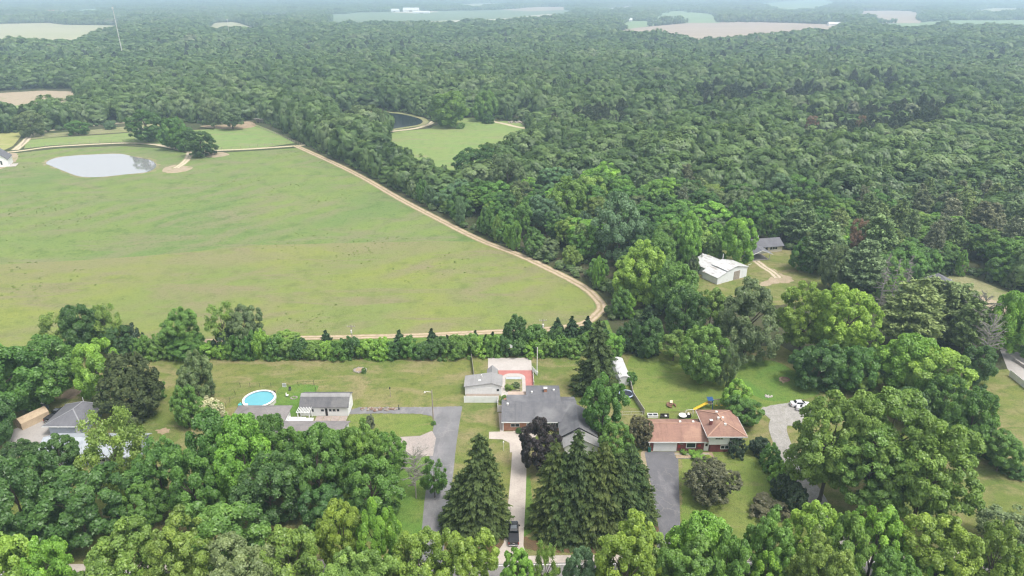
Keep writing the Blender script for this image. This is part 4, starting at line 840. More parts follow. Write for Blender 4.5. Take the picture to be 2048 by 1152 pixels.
ld.build('ladder', B['white_trim'], t); MB().box(-2.6, -3.0, 1.0, -1.9, -2.3, 1.36).build('skimmer', B['white_trim'], t)
t = thing('pool_toy', 'turquoise plastic pool toy beside the round pool', 'toy', (*G(482, 812), 0)); MB().box(-.6, -.4, 0, .6, .4, .6).build('shell', surf('turquoise_plastic', (.12, .55, .55), None, 2, .4), t, bevel=.15); MB().tube([(-.4, 0, .6), (0, 0, 1.0), (.4, 0, .6)], .08, 6).build('handle', surf('turquoise_handle', (.2, .65, .62), None, 2, .4), t)
t = thing('tarp_cover', 'bright blue tarp-covered pile left of the mauve-grey hip roof', 'tarp', (*G(444, 840), 0)); v = [(-.9, -.8, 0), (.9, -.8, 0), (.9, .8, 0), (-.9, .8, 0), (-.7, -.4, 1.3), (.6, -.5, 1.1), (.5, .4, 1.35), (-.5, .5, 1.2)]
MB().mesh(v, [(0,3,2,1),(4,5,6,7),(0,1,5,4),(1,2,6,5),(2,3,7,6),(3,0,4,7)]).build('sheet', surf('blue_tarp', (.06, .13, .55), (.05, .1, .45), 2, .5), t, bevel=.12)
t = thing('trampoline', 'round dark trampoline with pale blue rim in front of the white shed', 'trampoline', (*G(1252, 793), 0)); nn = 28
mb = MB(); mb.mesh([(1.55*cos(2*pi*k/nn), 1.55*sin(2*pi*k/nn), .82) for k in range(nn)], [tuple(range(nn))]); mb.build('mat', surf('trampoline_mat', (.03, .035, .05), None, 2), t)
mb = MB(); vs = [(a*cos(2*pi*k/nn), a*sin(2*pi*k/nn), z) for k in range(nn) for a, z in ((1.5, .82), (1.5, .88), (1.85, .88), (1.85, .82))]; mb.mesh(vs, [(4*k + j, 4*k + (j+1) % 4, 4*((k+1) % nn) + (j+1) % 4, 4*((k+1) % nn) + j) for k in range(nn) for j in range(4)]); mb.build('rim', surf('pale_blue_pad', (.42, .50, .62), None, 2), t)
for k in range(6): a = pi*k/3; MB().tube([(1.75*cos(a), 1.75*sin(a), 0), (1.7*cos(a), 1.7*sin(a), .82)], .04, 5).build('leg', B['black_trim'], t)
for k in range(6): a = pi*k/3 + .3; MB().tube([(1.75*cos(a), 1.75*sin(a), .82), (1.75*cos(a), 1.75*sin(a), 2.4)], .025, 5).build('net_pole', B['black_trim'], t)
t = thing('white_shed', 'long white metal shed with stained curved roof beside the tall dark spruce', 'shed', (*G(1238, 771), 0), radians(3))
MB().box(0, 0, 0, 2.6, 9.6, 2.4).build('wall', B['white_metal'], t)
mb = MB(); k = 7; vs = [(-.1 + 2.8*i/(k-1), y, 2.35 + .5*sin(pi*i/(k-1))) for y in (-.15, 9.75) for i in range(k)]; mb.mesh(vs, [(i, i+1, k+i+1, k+i) for i in range(k-1)] + [tuple(range(k-1, -1, -1)), tuple(range(k, 2*k)), (0, k, 2*k-1, k-1)]); mb.build('roof', metal_roof('stained_white_roof', (.56, .56, .56), (.27, .235, .225), 1.2, 1), t)
for x in (.15, 1.35): MB().box(x, -.06, .05, x + 1.1, -.004, 2.2).build('door', B['white_trim'], t)
def carport_tent():
    x0, y0 = -113.9, 131.0; t = thing('carport_tent', 'tan canvas carport tent with peaked ends on the grey parking pad', 'tent', (x0, y0, 0), radians(-30)); L, W_ = 6.0, 2.9
    pr = [(0, 0), (.05, 1.7), (.75, 2.35), (W_/2, 2.65), (W_ - .75, 2.35), (W_ - .05, 1.7), (W_, 0)]; k = len(pr)
    mb = MB(); mb.mesh([(a, y, b) for y in (0, L) for a, b in pr], [(i, i+1, k+i+1, k+i) for i in range(k-1)] + [tuple(range(k-1, -1, -1)), tuple(range(k, 2*k))]); mb.build('canvas', surf('tan_canvas', (.50, .39, .27), (.42, .32, .22), .9, .85, 5, .1), t)
    MB().box(.25, -.03, .05, 1.4, -.004, 1.95).build('door_flap', surf('tan_flap', (.44, .34, .235), None, 2), t)
    for y in (0, L): MB().tube([(a, y + (-.03 if y == 0 else .03), b + .02) for a, b in pr], .035, 5).build('hoop', surf('tent_seam', (.40, .31, .22), None, 2), t)
carport_tent()
t = thing('water_tank', 'grey upright tank with white lid behind the tan tent', 'tank', (*G(91, 818), 0)); MB().cyl(0, 0, 0, 1.9, .75, 18).build('barrel', surf('grey_tank', (.16, .17, .19), None, 2, .6), t); MB().cyl(0, 0, 1.9, 2.15, .8, 18, 0, .5).build('lid', B['vent'], t)
# ------------------------------------------------------------------ garden things
stone = surf('field_stone', (.34, .30, .27), (.25, .22, .2), 1.5, .95, 5, .25); rust = surf('rusty_brick', (.25, .155, .115), (.2, .125, .095), 1.5, .95, 5, .25)
def rock(mb, x, y, z, r, rs):
    vs, k, m = [], 7, 4
    for i in range(m + 1):
        ph = pi * i / m
        for j in range(k): a = 2*pi*j/k; q = r * rs.uniform(.75, 1.15); vs.append((x + q*sin(ph)*cos(a), y + q*sin(ph)*sin(a), z + q*.7*cos(ph)))
    return mb.mesh(vs, [(i*k + j, (i+1)*k + j, (i+1)*k + (j+1) % k, i*k + (j+1) % k) for i in range(m) for j in range(k)])
rs = random.Random(4)
def stone_thing(name, label, cat, loc, rx, ry, n_, size, mats, ring=False):
    t = thing(name, label, cat, (*loc, 0)); 
    for i in range(n_):
        a = 2*pi*i/n_ if ring else rs.uniform(0, 6.28); q = 1 if ring else rs.random() ** .5; mb = MB(); rock(mb, rx*q*cos(a), ry*q*sin(a), size * .35, size * rs.uniform(.6, 1.1), rs); mb.build('stone', mats[i % len(mats)], t)
    return t
pr_ = stone_thing('stone_planter', 'ring of grey stones with a small plant on the dry back lawn', 'planter', G(720, 741), 1.5, 1.1, 16, .42, [stone], True); MB().cyl(0, 0, 0, .3, 1.3, 14).build('soil', M['bare'], pr_)
stone_thing('rubble_pile', 'long pile of broken bricks and logs beside the asphalt drive', 'rubble', G(757, 819), 4.4, .75, 46, .42, [rust, stone, B['wood']])
stone_thing('rock_pile', 'small pile of pale rocks left of the white car', 'rocks', G(1536, 793), .9, .5, 9, .4, [M['pale_slab']])
stone_thing('fire_ring', 'low ring of stones with ashes on the grass right of the round pool', 'fire pit', G(588, 796), .75, .6, 10, .26, [stone], True)
stone_thing('debris_heap', 'heap of pale rubble and scrap under the leafless tree at the right', 'rubble', G(1962, 652), 5.0, 5.0, 60, .8, [M['pale_slab'], stone, B['vent']])
stone_thing('log_pile', 'pile of weathered logs on the far side of the small meadow', 'log pile', G(1036, 245), 9, 3, 26, 1.0, [B['wood'], GREYWOOD])
stone_thing('brush_pile', 'pile of reddish brush at the foot of the hedge', 'brush pile', G(648, 711), 1.9, .5, 22, .35, [rust, B['wood']])
t = thing('wood_pile', 'brown woodpile with a pale tarp on the back lawn of the red-roofed house', 'woodpile', (*G(1341, 812), 0))
for k in range(22): a = rs.uniform(0, 6.28); q = rs.uniform(.1, 1.2); z = .75 * (1 - q/1.5); MB().tube([(q*cos(a) - .5*sin(a), q*sin(a) + .5*cos(a), z*rs.uniform(.4, 1) + .12), (q*cos(a) + .5*sin(a), q*sin(a) - .5*cos(a), z*rs.uniform(.4, 1) + .12)], .13, 6).build('log', surf('log_wood', (.25, .14, .09), (.18, .1, .07), 2, .9) if k == 0 else bpy.data.materials['log_wood'], t)
mb = MB(); mb.slab([(-.35, -.25, 1.05), (.3, -.35, 1.0), (.55, .55, 1.2), (-.1, .65, 1.25)], .08); mb.build('tarp', surf('pale_tarp', (.66, .55, .40), None, 2), t).location = (.05, .1, -.1)
t = thing('ash_circle', 'circle of brown ash and bricks on the right back lawn', 'fire pit', (*G(1571, 759), 0))
for k in range(14): a = 2*pi*k/14; mb = MB(); rock(mb, .9*cos(a), .8*sin(a), .08, .28, rs); mb.build('stone', rust, t)
def playset():
    x, y = G(1428, 815); t = thing('swing_set', 'blue-legged swing set with a yellow slide behind the red hip roof', 'playset', (x, y, 0)); blue = surf('blue_plastic', (.03, .09, .22), None, 2, .4); yel = surf('yellow_plastic', (.72, .52, .06), (.66, .46, .05), 2, .4)
    MB().bar((-.6, 0, 2.2), (3.0, .3, 2.2), .14).build('top_beam', B['wood'], t)
    for px_, py_ in ((-.6, 0), (3.0, .3)):
        for s in (-1, 1): MB().tube([(px_, py_, 2.2), (px_, py_ + s*.9, 0)], .09, 6).build('leg', blue, t)
    MB().box(-1.7, -.6, 1.3, -.62, .6, 1.42).build('platform', B['wood'], t); MB().slab([(-1.9, -.7, 2.3), (-.5, -.7, 2.3), (-.5, .7, 2.5), (-1.9, .7, 2.5)], .08).build('canopy', blue, t)
    MB().slab([(1.2, -.9, 2.35), (3.2, -.8, 2.3), (3.2, .2, 2.45), (1.2, .1, 2.45)], .06).build('canopy', blue, t)
    sl = MB(); sl.bar((-1.7, -.2, 1.42), (-5.2, -1.3, .2), .6, .08)
    for s in (-.32, .32): sl.bar((-1.7, -.2 + s, 1.55), (-5.2, -1.3 + s, .33), .08, .24)
    sl.build('slide', yel, t)
    for xx in (.5, 1.7):
        for s in (-.2, .2): MB().tube([(xx + s, .1, 2.2), (xx + s, .05, .6)], .02, 4).build('chain', B['vent'], t)
        MB().box(xx - .3, -.1, .55, xx + .3, .25, .62).build('seat', yel, t)
playset()
def chair(label, loc, rz, mat, group):
    t = thing('garden_chair', label, 'chair', (*loc, 0), rz, group); MB().box(-.28, -.28, .38, .28, .28, .44).build('seat', mat, t); MB().slab([(-.28, .24, .45), (.28, .24, .45), (.28, .3, .45), (-.28, .3, .45)], .55).build('backrest', mat, t)
    for x in (-.24, .24):
        for y in (-.24, .24): MB().box(x - .03, y - .03, 0, x + .03, y + .03, .38).build('leg', mat, t)
    return t
dkc = surf('dark_chair', (.07, .07, .075), None, 2, .6)
chair('dark garden chair nearest the round pool', G(549, 787), radians(200), dkc, 'garden chairs near the round pool'); chair('dark garden chair behind the stone fire ring', G(580, 781), radians(10), dkc, 'garden chairs near the round pool'); chair('pale-topped dark lounge chair left of the stone fire ring', G(575, 793), radians(80), B['cap'], 'garden chairs near the round pool')
t = thing('soccer_goal', 'small white-framed net goal on the yard fence behind the round pool', 'goal', (*G(569, 774), 0)); f = MB(); f.box(-.5, -.04, 0, -.42, .04, 1.1); f.box(.42, -.04, 0, .5, .04, 1.1); f.box(-.42, -.04, 1.02, .42, .04, 1.1); f.box(-.42, -.04, 0, .42, .04, .08); f.build('frame', B['white_trim'], t); MB().box(-.42, .0, .08, .42, .02, 1.02).build('panel', surf('goal_net', (.45, .47, .48), None, 5), t)
t = thing('small_goal', 'white metal football goal behind the red-roofed house', 'goal', (*G(1378, 834), 0), radians(8)); f = MB()
f.tube([(-.9, 0, 0), (-.9, 0, 2.0)], .05, 6); f.tube([(.9, 0, 0), (.9, 0, 2.0)], .05, 6); f.tube([(-.9, 0, 2.0), (.9, 0, 2.0)], .05, 6); f.build('frame', B['white_trim'], t); f = MB(); f.tube([(-.9, 0, 2), (-.9, .9, 0)], .03, 5); f.tube([(.9, 0, 2), (.9, .9, 0)], .03, 5); f.build('stay', B['white_trim'], t)
t = thing('wheelie_bin', 'green wheelie bin at the left corner of the white garage door', 'bin', (*G(1298, 903), 0)); MB().mesh([(-.28,-.32,.05),(.28,-.32,.05),(.28,.32,.05),(-.28,.32,.05),(-.34,-.4,1.1),(.34,-.4,1.1),(.34,.4,1.1),(-.34,.4,1.1)], [(0,3,2,1),(4,5,6,7),(0,1,5,4),(1,2,6,5),(2,3,7,6),(3,0,4,7)]).build('body', surf('green_bin', (.02, .16, .12), None, 2, .5), t); MB().box(-.37, -.44, 1.1, .37, .42, 1.2).build('lid', surf('green_lid', (.03, .12, .11), None, 2, .5), t)
t = thing('garden_table', 'round pale patio table on the back deck of the red-roofed house', 'table', (*G(1365, 836), .1)); MB().cyl(0, 0, .68, .74, .95, 20).build('table_top', B['vent'], t); MB().cyl(0, 0, 0, .68, .08, 8).build('leg', B['black_trim'], t)
t = thing('rear_deck', 'dark wooden deck along the back of the red-roofed house', 'deck', (33.6, 130.6, 0)); MB().box(0, 0, 0, 7.6, 3.4, .1).build('boards', surf('dark_boards', (.12, .105, .095), (.09, .08, .07), 1, .8), t)
t = thing('barbecue', 'black barbecue with a white lid on the back deck of the red-roofed house', 'barbecue', (*G(1376, 835), .1)); MB().box(-.55, -.35, 0, .55, .35, .85).build('cabinet', B['black_trim'], t); MB().cyl(0, 0, .85, 1.15, .36, 12, 0, .2).build('lid', B['vent'], t)
t = thing('garden_bench', 'dark garden bench with pale cushion on the back deck', 'bench', (*G(1329, 836), .1)); MB().box(-1.0, -.3, .35, 1.0, .3, .45).build('seat', B['dark'], t); MB().box(-1.0, .25, .45, 1.0, .32, .95).build('backrest', B['dark'], t); MB().box(.0, -.25, .45, .5, .25, .6).build('cushion', B['vent'], t)
for x in (-.9, .9): MB().box(x - .05, -.3, 0, x + .05, .3, .35).build('leg', B['dark'], t)
t = thing('cold_frame', 'low white-framed cold frame behind the left end of the red-roofed house', 'cold frame', (*G(1305, 834), 0)); f = MB(); f.box(-1.2, -.5, 0, 1.2, -.4, .7); f.box(-1.2, .4, 0, 1.2, .5, .8); f.box(-1.2, -.4, 0, -1.1, .4, .75); f.box(1.1, -.4, 0, 1.2, .4, .75); f.box(-.05, -.4, 0, .05, .4, .74); f.build('frame', B['white_trim'], t)
for x in (-1.1, .05): MB().box(x, -.4, .55, x + 1.05, .4, .6).build('pane', B['glass'], t)
# flower beds in front of the red-roofed house
t = thing('flower_bed', 'planted flower bed with pale edging in front of the red-roofed house', 'flower bed', (*G(1388, 912), 0)); MB().box(-4.0, -.9, 0, 4.2, 1.2, .1).build('soil', M['bare'], t)
MB().box(-4.1, .35, .1, 3.4, .6, .16).build('edging', M['pale_slab'], t); MB().box(-3.9, -1.0, .0, 4.3, -.902, .18).build('border', M['gravel'], t)
LATE_BEDS = [((1360, 898, 1376, 910), 'mid', 'leafy plant at the left end of the flower bed'), ((1376, 898, 1392, 910), 'bright', 'leafy plant under the big window of the red-roofed house'), ((1392, 897, 1406, 909), 'mid', 'leafy plant left of the white front door'), ((1382, 906, 1412, 920), 'bright', 'low green groundcover in the middle of the flower bed'), ((1408, 908, 1424, 919), 'gold', 'yellow-flowering plant at the right end of the flower bed')]
# ------------------------------------------------------------------ trees: meshes shared by many individuals
def unit(a): return a / (np.linalg.norm(a, axis=1, keepdims=True) + 1e-9)
def leaf_mesh(name, pos, nrm, size, elong, rs, mat, tone, along=None):
    """one small bent quad per leaf spray"""
    n = len(pos); nrm = unit(nrm)
    t = rs.normal(size=(n, 3)) if along is None else along + rs.normal(size=(n, 3)) * .25
    t = unit(t - (t * nrm).sum(1, keepdims=True) * nrm); b = np.cross(nrm, t)
    s = size[:, None]; e = s * elong
    droop = nrm * s * .18
    v = np.stack([pos - t*e - droop, pos + b*s*.8, pos + t*e - droop, pos - b*s*.8], 1).reshape(-1, 3)
    me = bpy.data.meshes.new(name)
    me.vertices.add(4*n); me.vertices.foreach_set('co', v.astype(np.float32).ravel())
    me.loops.add(4*n); me.loops.foreach_set('vertex_index', np.arange(4*n, dtype=np.int32))
    me.polygons.add(n); me.polygons.foreach_set('loop_start', np.arange(0, 4*n, 4, dtype=np.int32))
    a = me.attributes.new('tone', 'FLOAT', 'POINT'); a.data.foreach_set('value', np.repeat(tone, 4).astype(np.float32))
    me.update(calc_edges=True); me.materials.append(mat); return me

def crown_mesh(name, seed, mat, lobes=9, clumps=90, leaves=13000, leaf=.055, lobe_r=(.42, .56), off=.58, clump_r=(.13, .21), low=-.85, up=.45, egg=0.0, airy=0.0, shell=0.0, jag=.45):
    rs = np.random.RandomState(seed)
    k = np.arange(lobes) + .5; ph = np.arccos(1 - 2*k/lobes); th = pi * (1 + 5**.5) * k + rs.rand() * 6
    L = np.stack([np.cos(th)*np.sin(ph), np.sin(th)*np.sin(ph), np.cos(ph)], 1)
    L = L * (off + rs.uniform(-.12, .1, (lobes, 1))) + rs.normal(size=(lobes, 3)) * .07
    L = np.vstack([L, [[0, 0, .1]]]); R = np.append(rs.uniform(*lobe_r, lobes), .6)
    C, CN, CR = [], [], []
    tries = 0
    while len(C) < clumps and tries < 40000:
        tries += 1
        i = rs.randint(lobes + 1); d = rs.normal(size=3); d /= np.linalg.norm(d)
        p = L[i] + d * R[i] * rs.uniform(.8, 1.02)
        dist = np.linalg.norm(L - p, axis=1) / R; dist[i] = 9
        if dist.min() < .88 and rs.rand() > .06: continue
        if p[2] < low: continue
        r = rs.uniform(*clump_r)
        if C and np.min(np.linalg.norm(np.array(C) - p, axis=1)) < r * .62: continue
        C.append(p); CN.append(d); CR.append(r)
    C, CN, CR = np.array(C), np.array(CN), np.array(CR)
    idx = rs.randint(len(C), size=leaves); tone_c = rs.normal(1, .13, len(C))
    d = unit(rs.normal(size=(leaves, 3)) + CN[idx] * .9 + np.array([0, 0, up]))
    rad = CR[idx][:, None] * (rs.rand(leaves, 1) ** .5) * 1.12
    pos = C[idx] + d * rad * np.array([1.05, 1.05, .82])
    if airy: pos += rs.normal(size=pos.shape) * airy
    nrm = d * (.8 - .4 * shell) + unit(pos) * shell + np.array([0, 0, .45]) + rs.normal(size=(leaves, 3)) * jag
    m = np.percentile(np.abs(pos[:, :2]), 99); lo, hi = np.percentile(pos[:, 2], (.5, 99.7))
    sc = np.array([1/m, 1/m, 2/(hi-lo)]); pos = pos * sc; pos[:, 2] -= (hi + lo)/2 * sc[2]
    if egg: pos[:, :2] *= (1 - egg * np.clip(pos[:, 2:3], -1, 1)) / (1 + abs(egg) * .4)
    tone = tone_c[idx] * rs.normal(1, .12, leaves)
    return leaf_mesh(name, pos, nrm, leaf * rs.uniform(.65, 1.3, leaves), 1.25, rs, mat, np.clip(tone, .5, 1.6))

def spruce_mesh(name, seed, mat, aspect=4.0, whorls=44, per=(12, 6), n_t=11, leaf=.037, power=.62, droop=.34, gap=0.0, base=.02, hang=.6, tip=.10):
    """conical conifer: tiers of drooping boughs hung with needle sprays; radius 1, height `aspect`"""
    rs = np.random.RandomState(seed); P, Nn, S, T, Al = [], [], [], [], []
    for i in range(whorls):
        f = (i + rs.uniform(-.9, .9)) / whorls; f = min(max(f, 0), .995)
        z0 = aspect * (base + (1 - base) * f); Lb = max((1 - f) ** power, .03)
        nb = int(per[0] + (per[1] - per[0]) * f)
        for j in range(nb):
            if rs.rand() < gap: continue
            a = 2*pi*(j + rs.uniform(-.35, .35))/nb + i * .7; L = Lb * rs.uniform(.6, 1.12); zq = rs.normal() * .09; tb = rs.normal(1, .12)
            d = np.array([cos(a), sin(a), 0]); side = np.array([-sin(a), cos(a), 0])
            steps = max(2, int(n_t * L + 2))
            for t in np.linspace(.12, 1, steps):
                c = d * L * t + np.array([0, 0, z0 + zq - droop * L * t * (1.25 - .55 * t)])
                wdt = .20 * L * (1 - .72 * t) + .03
                for q in range(8):
                    o = rs.uniform(-1, 1)
                    P.append(c + side * o * wdt + d * rs.normal() * .035 - np.array([0, 0, abs(rs.normal()) * leaf * hang]))
                    Nn.append(np.array([0, 0, .8]) + d * .55 + rs.normal(size=3) * .4)
                    Al.append(d + side * o * .7 - np.array([0, 0, .55])); S.append(leaf * rs.uniform(.6, 1.25)); T.append(tb * rs.normal(1, .12) * (1 + tip * (t > .8)))
    P = np.array(P); P[:, 2] *= aspect / P[:, 2].max(); P[:, 2] = np.maximum(P[:, 2], .03)
    return leaf_mesh(name, P, np.array(Nn), np.array(S), 1.9, rs, mat, np.clip(np.array(T), .5, 1.6), np.array(Al))

def pine_mesh(name, seed, mat, aspect=2.6, whorls=19, per=9, leaf=.042, base=.2, power=.5):
    """white pine: open tiers of level plumes; radius 1, height `aspect`"""
    rs = np.random.RandomState(seed); P, Nn, S, T, Al = [], [], [], [], []
    for i in range(whorls):
        f = (i + .5) / whorls; z0 = aspect * (base + (1 - base) * f) - .1
        Lb = max((1 - f) ** power * (1 if f > .15 else .8), .14)
        for j in range(per):
            a = 2*pi*(j + rs.uniform(-.4, .4))/per + i; L = Lb * rs.uniform(.55, 1.1); tb = rs.normal(1, .13)
            d = np.array([cos(a), sin(a), 0]); side = np.array([-sin(a), cos(a), 0]); zj = rs.normal() * .13
            for t in np.linspace(.35, 1, max(3, int(7 * L) + 2)):
                c = d * L * t + np.array([0, 0, z0 + zj + .26 * L * t * t])
                wdt = .22 * L + .05
                for q in range(38):
                    P.append(c + side * rs.uniform(-1, 1) * wdt * (1.1 - .5 * t) + d * rs.normal() * .05 + np.array([0, 0, rs.normal() * .035]))
                    Nn.append(np.array([0, 0, .9]) + rs.normal(size=3) * .5); Al.append(d + side * rs.normal() * .6 + np.array([0, 0, .35]))
                    S.append(leaf * rs.uniform(.6, 1.2)); T.append(tb * rs.normal(1, .12))
    P = np.array(P); P[:, 2] *= aspect / P[:, 2].max()
    return leaf_mesh(name, P, np.array(Nn), np.array(S), 1.7, rs, mat, np.clip(np.array(T), .5, 1.6), np.array(Al))

def trunk_mesh(name, seed, mat, limbs=6, top=.62, r0=.035, spread=.5, fork=.32):
    """tapered trunk with limbs; total height 1, crown radius 1"""
    rs = random.Random(seed); mb = MB()
    mb.tube([(0, 0, -.02), (.01, 0, .04), (.02, .01, top*.5), (.0, .02, top), (.02, .0, .86)], [r0*1.9, r0*1.25, r0, r0*.6, r0*.15], 7)
    for i in range(limbs):
        a = 2*pi*(i + rs.uniform(-.3, .3))/limbs; z = fork + (top - fork) * i / limbs; e = spread * rs.uniform(.7, 1.15)
        mb.tube([(0, .01, z), (cos(a)*e*.4, sin(a)*e*.4, z + .12), (cos(a)*e, sin(a)*e, z + rs.uniform(.2, .34))], [r0*.55, r0*.4, r0*.1], 5)
    me = bpy.data.meshes.new(name); me.from_pydata(mb.v, [], mb.f); me.update(); me.materials.append(mat); return me

def pole_mesh(name, mat, r0=.03):
    mb = MB(); mb.tube([(0, 0, -.01), (0, 0, .3), (0, 0, .7), (0, 0, .985)], [r0*1.3, r0, r0*.6, r0*.08], 6)
    me = bpy.data.meshes.new(name); me.from_pydata(mb.v, [], mb.f); me.update(); me.materials.append(mat); return me

def bare_mesh(name, seed, mat, whorls=16, per=5, conic=True, r0=.03, twigs=5, start=.15):
    """leafless branches: unit height and radius"""
    rs = random.Random(seed); mb = MB()
    for i in range(whorls):
        f = start + (.96 - start) * i / whorls
        for j in range(per):
            if rs.random() < .2: continue
            a = rs.uniform(0, 2*pi); L = ((1 - f) ** .7 if conic else (1.1 - abs(f - .6))) * rs.uniform(.4, 1.0)
            up = rs.uniform(-.06, .05) if conic else rs.uniform(.08, .24)
            p = [(0, 0, f), (cos(a)*L*.5, sin(a)*L*.5, f + up*.6), (cos(a + .15)*L, sin(a + .15)*L, f + up)]
            mb.tube(p, [r0*.4, r0*.28, r0*.08], 4)
            for q in range(twigs):
                t = rs.uniform(.35, .95); b = a + rs.choice((-1, 1)) * rs.uniform(.5, 1.1); l = L * rs.uniform(.15, .32)
                s = (cos(a)*L*t, sin(a)*L*t, f + up*t)
                mb.tube([s, (s[0] + cos(b)*l, s[1] + sin(b)*l, s[2] + rs.uniform(-.02, .04))], [r0*.2, r0*.07], 3)
    me = bpy.data.meshes.new(name); me.from_pydata(mb.v, [], mb.f); me.update(); me.materials.append(mat); return me

def leaf_mat(name, ramp=None, transl=.40, gloss=.0):
    """leaf colour: the tree's own colour (object colour) or, for the massed woods, a ramp drawn per tree; every spray a little different"""
    n = N(name); oi = n.n('ShaderNodeObjectInfo'); at = n.n('ShaderNodeAttribute'); at.attribute_name = 'tone'
    if ramp:
        cr = n.n('ShaderNodeValToRGB'); cr.color_ramp.interpolation = 'LINEAR'
        el = cr.color_ramp.elements
        while len(el) < len(ramp): el.new(.5)
        for i, (p, c) in enumerate(ramp): el[i].position = p; el[i].color = (*c, 1)
        lo = n.noise(n.scl(oi.outputs['Location'], 1.0), .006, 3, .6)
        n.put(cr.inputs[0], n.math('ADD', n.math('MULTIPLY', oi.outputs['Random'], .55), n.rng(lo, .36, .64, 0, .45)))
        col = cr.outputs[0]
    else: col = oi.outputs['Color']
    tn = at.outputs['Fac']
    col = n.scl(col, n.rng(tn, .6, 1.5, .62, 1.5))
    hv = n.n('ShaderNodeHueSaturation'); n.put(hv.inputs['Hue'], n.rng(tn, .6, 1.5, .512, .487)); hv.inputs['Saturation'].default_value = 1.0; n.put(hv.inputs['Color'], col)
    col = hv.outputs[0]
    d = n.n('ShaderNodeBsdfDiffuse'); n.put(d.inputs[0], col)
    t = n.n('ShaderNodeBsdfTranslucent'); n.put(t.inputs[0], n.mix(.25, col, (.16, .22, .03)) if transl > .2 else col)
    m = n.n('ShaderNodeMixShader'); m.inputs[0].default_value = transl
    n.t.links.new(d.outputs[0], m.inputs[1]); n.t.links.new(t.outputs[0], m.inputs[2])
    g = n.n('ShaderNodeBsdfGlossy'); g.inputs['Roughness'].default_value = .45; g.inputs[0].default_value = (1, 1, 1, 1)
    m2 = n.n('ShaderNodeMixShader'); m2.inputs[0].default_value = .03 if transl > .2 else .006
    n.t.links.new(m.outputs[0], m2.inputs[1]); n.t.links.new(g.outputs[0], m2.inputs[2])
    o = n.n('ShaderNodeOutputMaterial'); n.t.links.new(m2.outputs[0], o.inputs[0]); return n.mat

LEAF = leaf_mat('leaves'); NEEDLE = leaf_mat('needles', transl=.2); NEEDLE.node_tree.nodes  # needles let less light through
PURPLE = leaf_mat('dark_leaves', transl=.1)
BARK = surf('bark', (.13, .105, .085), (.085, .07, .055), 3, .95, 12, .3, .1)
GREY_BARK = surf('weathered_wood', (.36, .34, .30), (.27, .255, .225), 3, .95, 12, .25, .1)

BROAD = [crown_mesh('broadleaf_crown', 11, LEAF, 9, 110, 42000, .030), crown_mesh('broadleaf_crown', 12, LEAF, 11, 130, 42000, .030, (.36, .5), .62),
         crown_mesh('broadleaf_crown', 13, LEAF, 7, 100, 42000, .030, (.46, .62), .55, egg=.12), crown_mesh('broadleaf_crown', 14, LEAF, 13, 150, 42000, .029, (.32, .46), .66, clump_r=(.11, .19))]
OAK = [crown_mesh('oak_crown', 21, LEAF, 14, 210, 52000, .026, (.3, .42), .68, clump_r=(.09, .16), egg=.05), crown_mesh('oak_crown', 22, LEAF, 12, 190, 52000, .026, (.32, .46), .66, clump_r=(.09, .17)),
       crown_mesh('oak_crown', 23, LEAF, 16, 220, 52000, .026, (.28, .4), .7, clump_r=(.09, .15))]
AIRY = [crown_mesh('open_crown', 31, LEAF, 10, 90, 17000, .030, (.34, .5), .62, clump_r=(.12, .2), airy=.03), crown_mesh('open_crown', 32, LEAF, 12, 80, 15000, .030, (.3, .44), .66, clump_r=(.12, .2), airy=.03)]
SHRUB = [crown_mesh('shrub_crown', 41, LEAF, 9, 90, 13000, .052, low=-.6, airy=.02), crown_mesh('shrub_crown', 42, LEAF, 7, 70, 13000, .052, low=-.6, airy=.02), crown_mesh('shrub_crown', 43, LEAF, 11, 100, 14000, .05, (.32, .46), .64, low=-.7, airy=.02)]
FINE = [crown_mesh('twiggy_crown', 51, LEAF, 14, 420, 26000, .030, (.34, .44), .66, clump_r=(.07, .11), low=-.8, airy=.02)]
SPRUCE = [spruce_mesh('spruce_crown', 61, NEEDLE), spruce_mesh('spruce_crown', 62, NEEDLE, 3.6, 40, (13, 6), gap=.08), spruce_mesh('spruce_crown', 63, NEEDLE, 4.4, 48, (11, 5), gap=.08)]
SMALLSP = [spruce_mesh('young_spruce_crown', 71, NEEDLE, 2.4, 16, (9, 5), 5, .10, .9, .25)]
PINE = [pine_mesh('pine_crown', 81, NEEDLE), pine_mesh('pine_crown', 82, NEEDLE, 3.0, 21, 8, base=.3), pine_mesh('pine_crown', 83, NEEDLE, 2.2, 17, 10, base=.08)]
FIR = [crown_mesh('dense_conifer_crown', 91, NEEDLE, 14, 320, 26000, .034, (.36, .48), .6, clump_r=(.09, .15), egg=.42, low=-.95)]
TRUNK = [trunk_mesh('trunk', 3, BARK), trunk_mesh('trunk', 4, BARK, 7, .58, .04, .55, .25), trunk_mesh('trunk', 5, BARK, 5, .66, .03, .45, .38)]
POLE = pole_mesh('conifer_trunk', BARK)
BARE_CONE = [bare_mesh('bare_branches', 5, GREY_BARK), bare_mesh('bare_branches', 6, GREY_BARK, 13, 4)]
BARE_ROUND = [bare_mesh('bare_branches', 8, GREY_BARK, 12, 5, False, .04, 7, .28)]

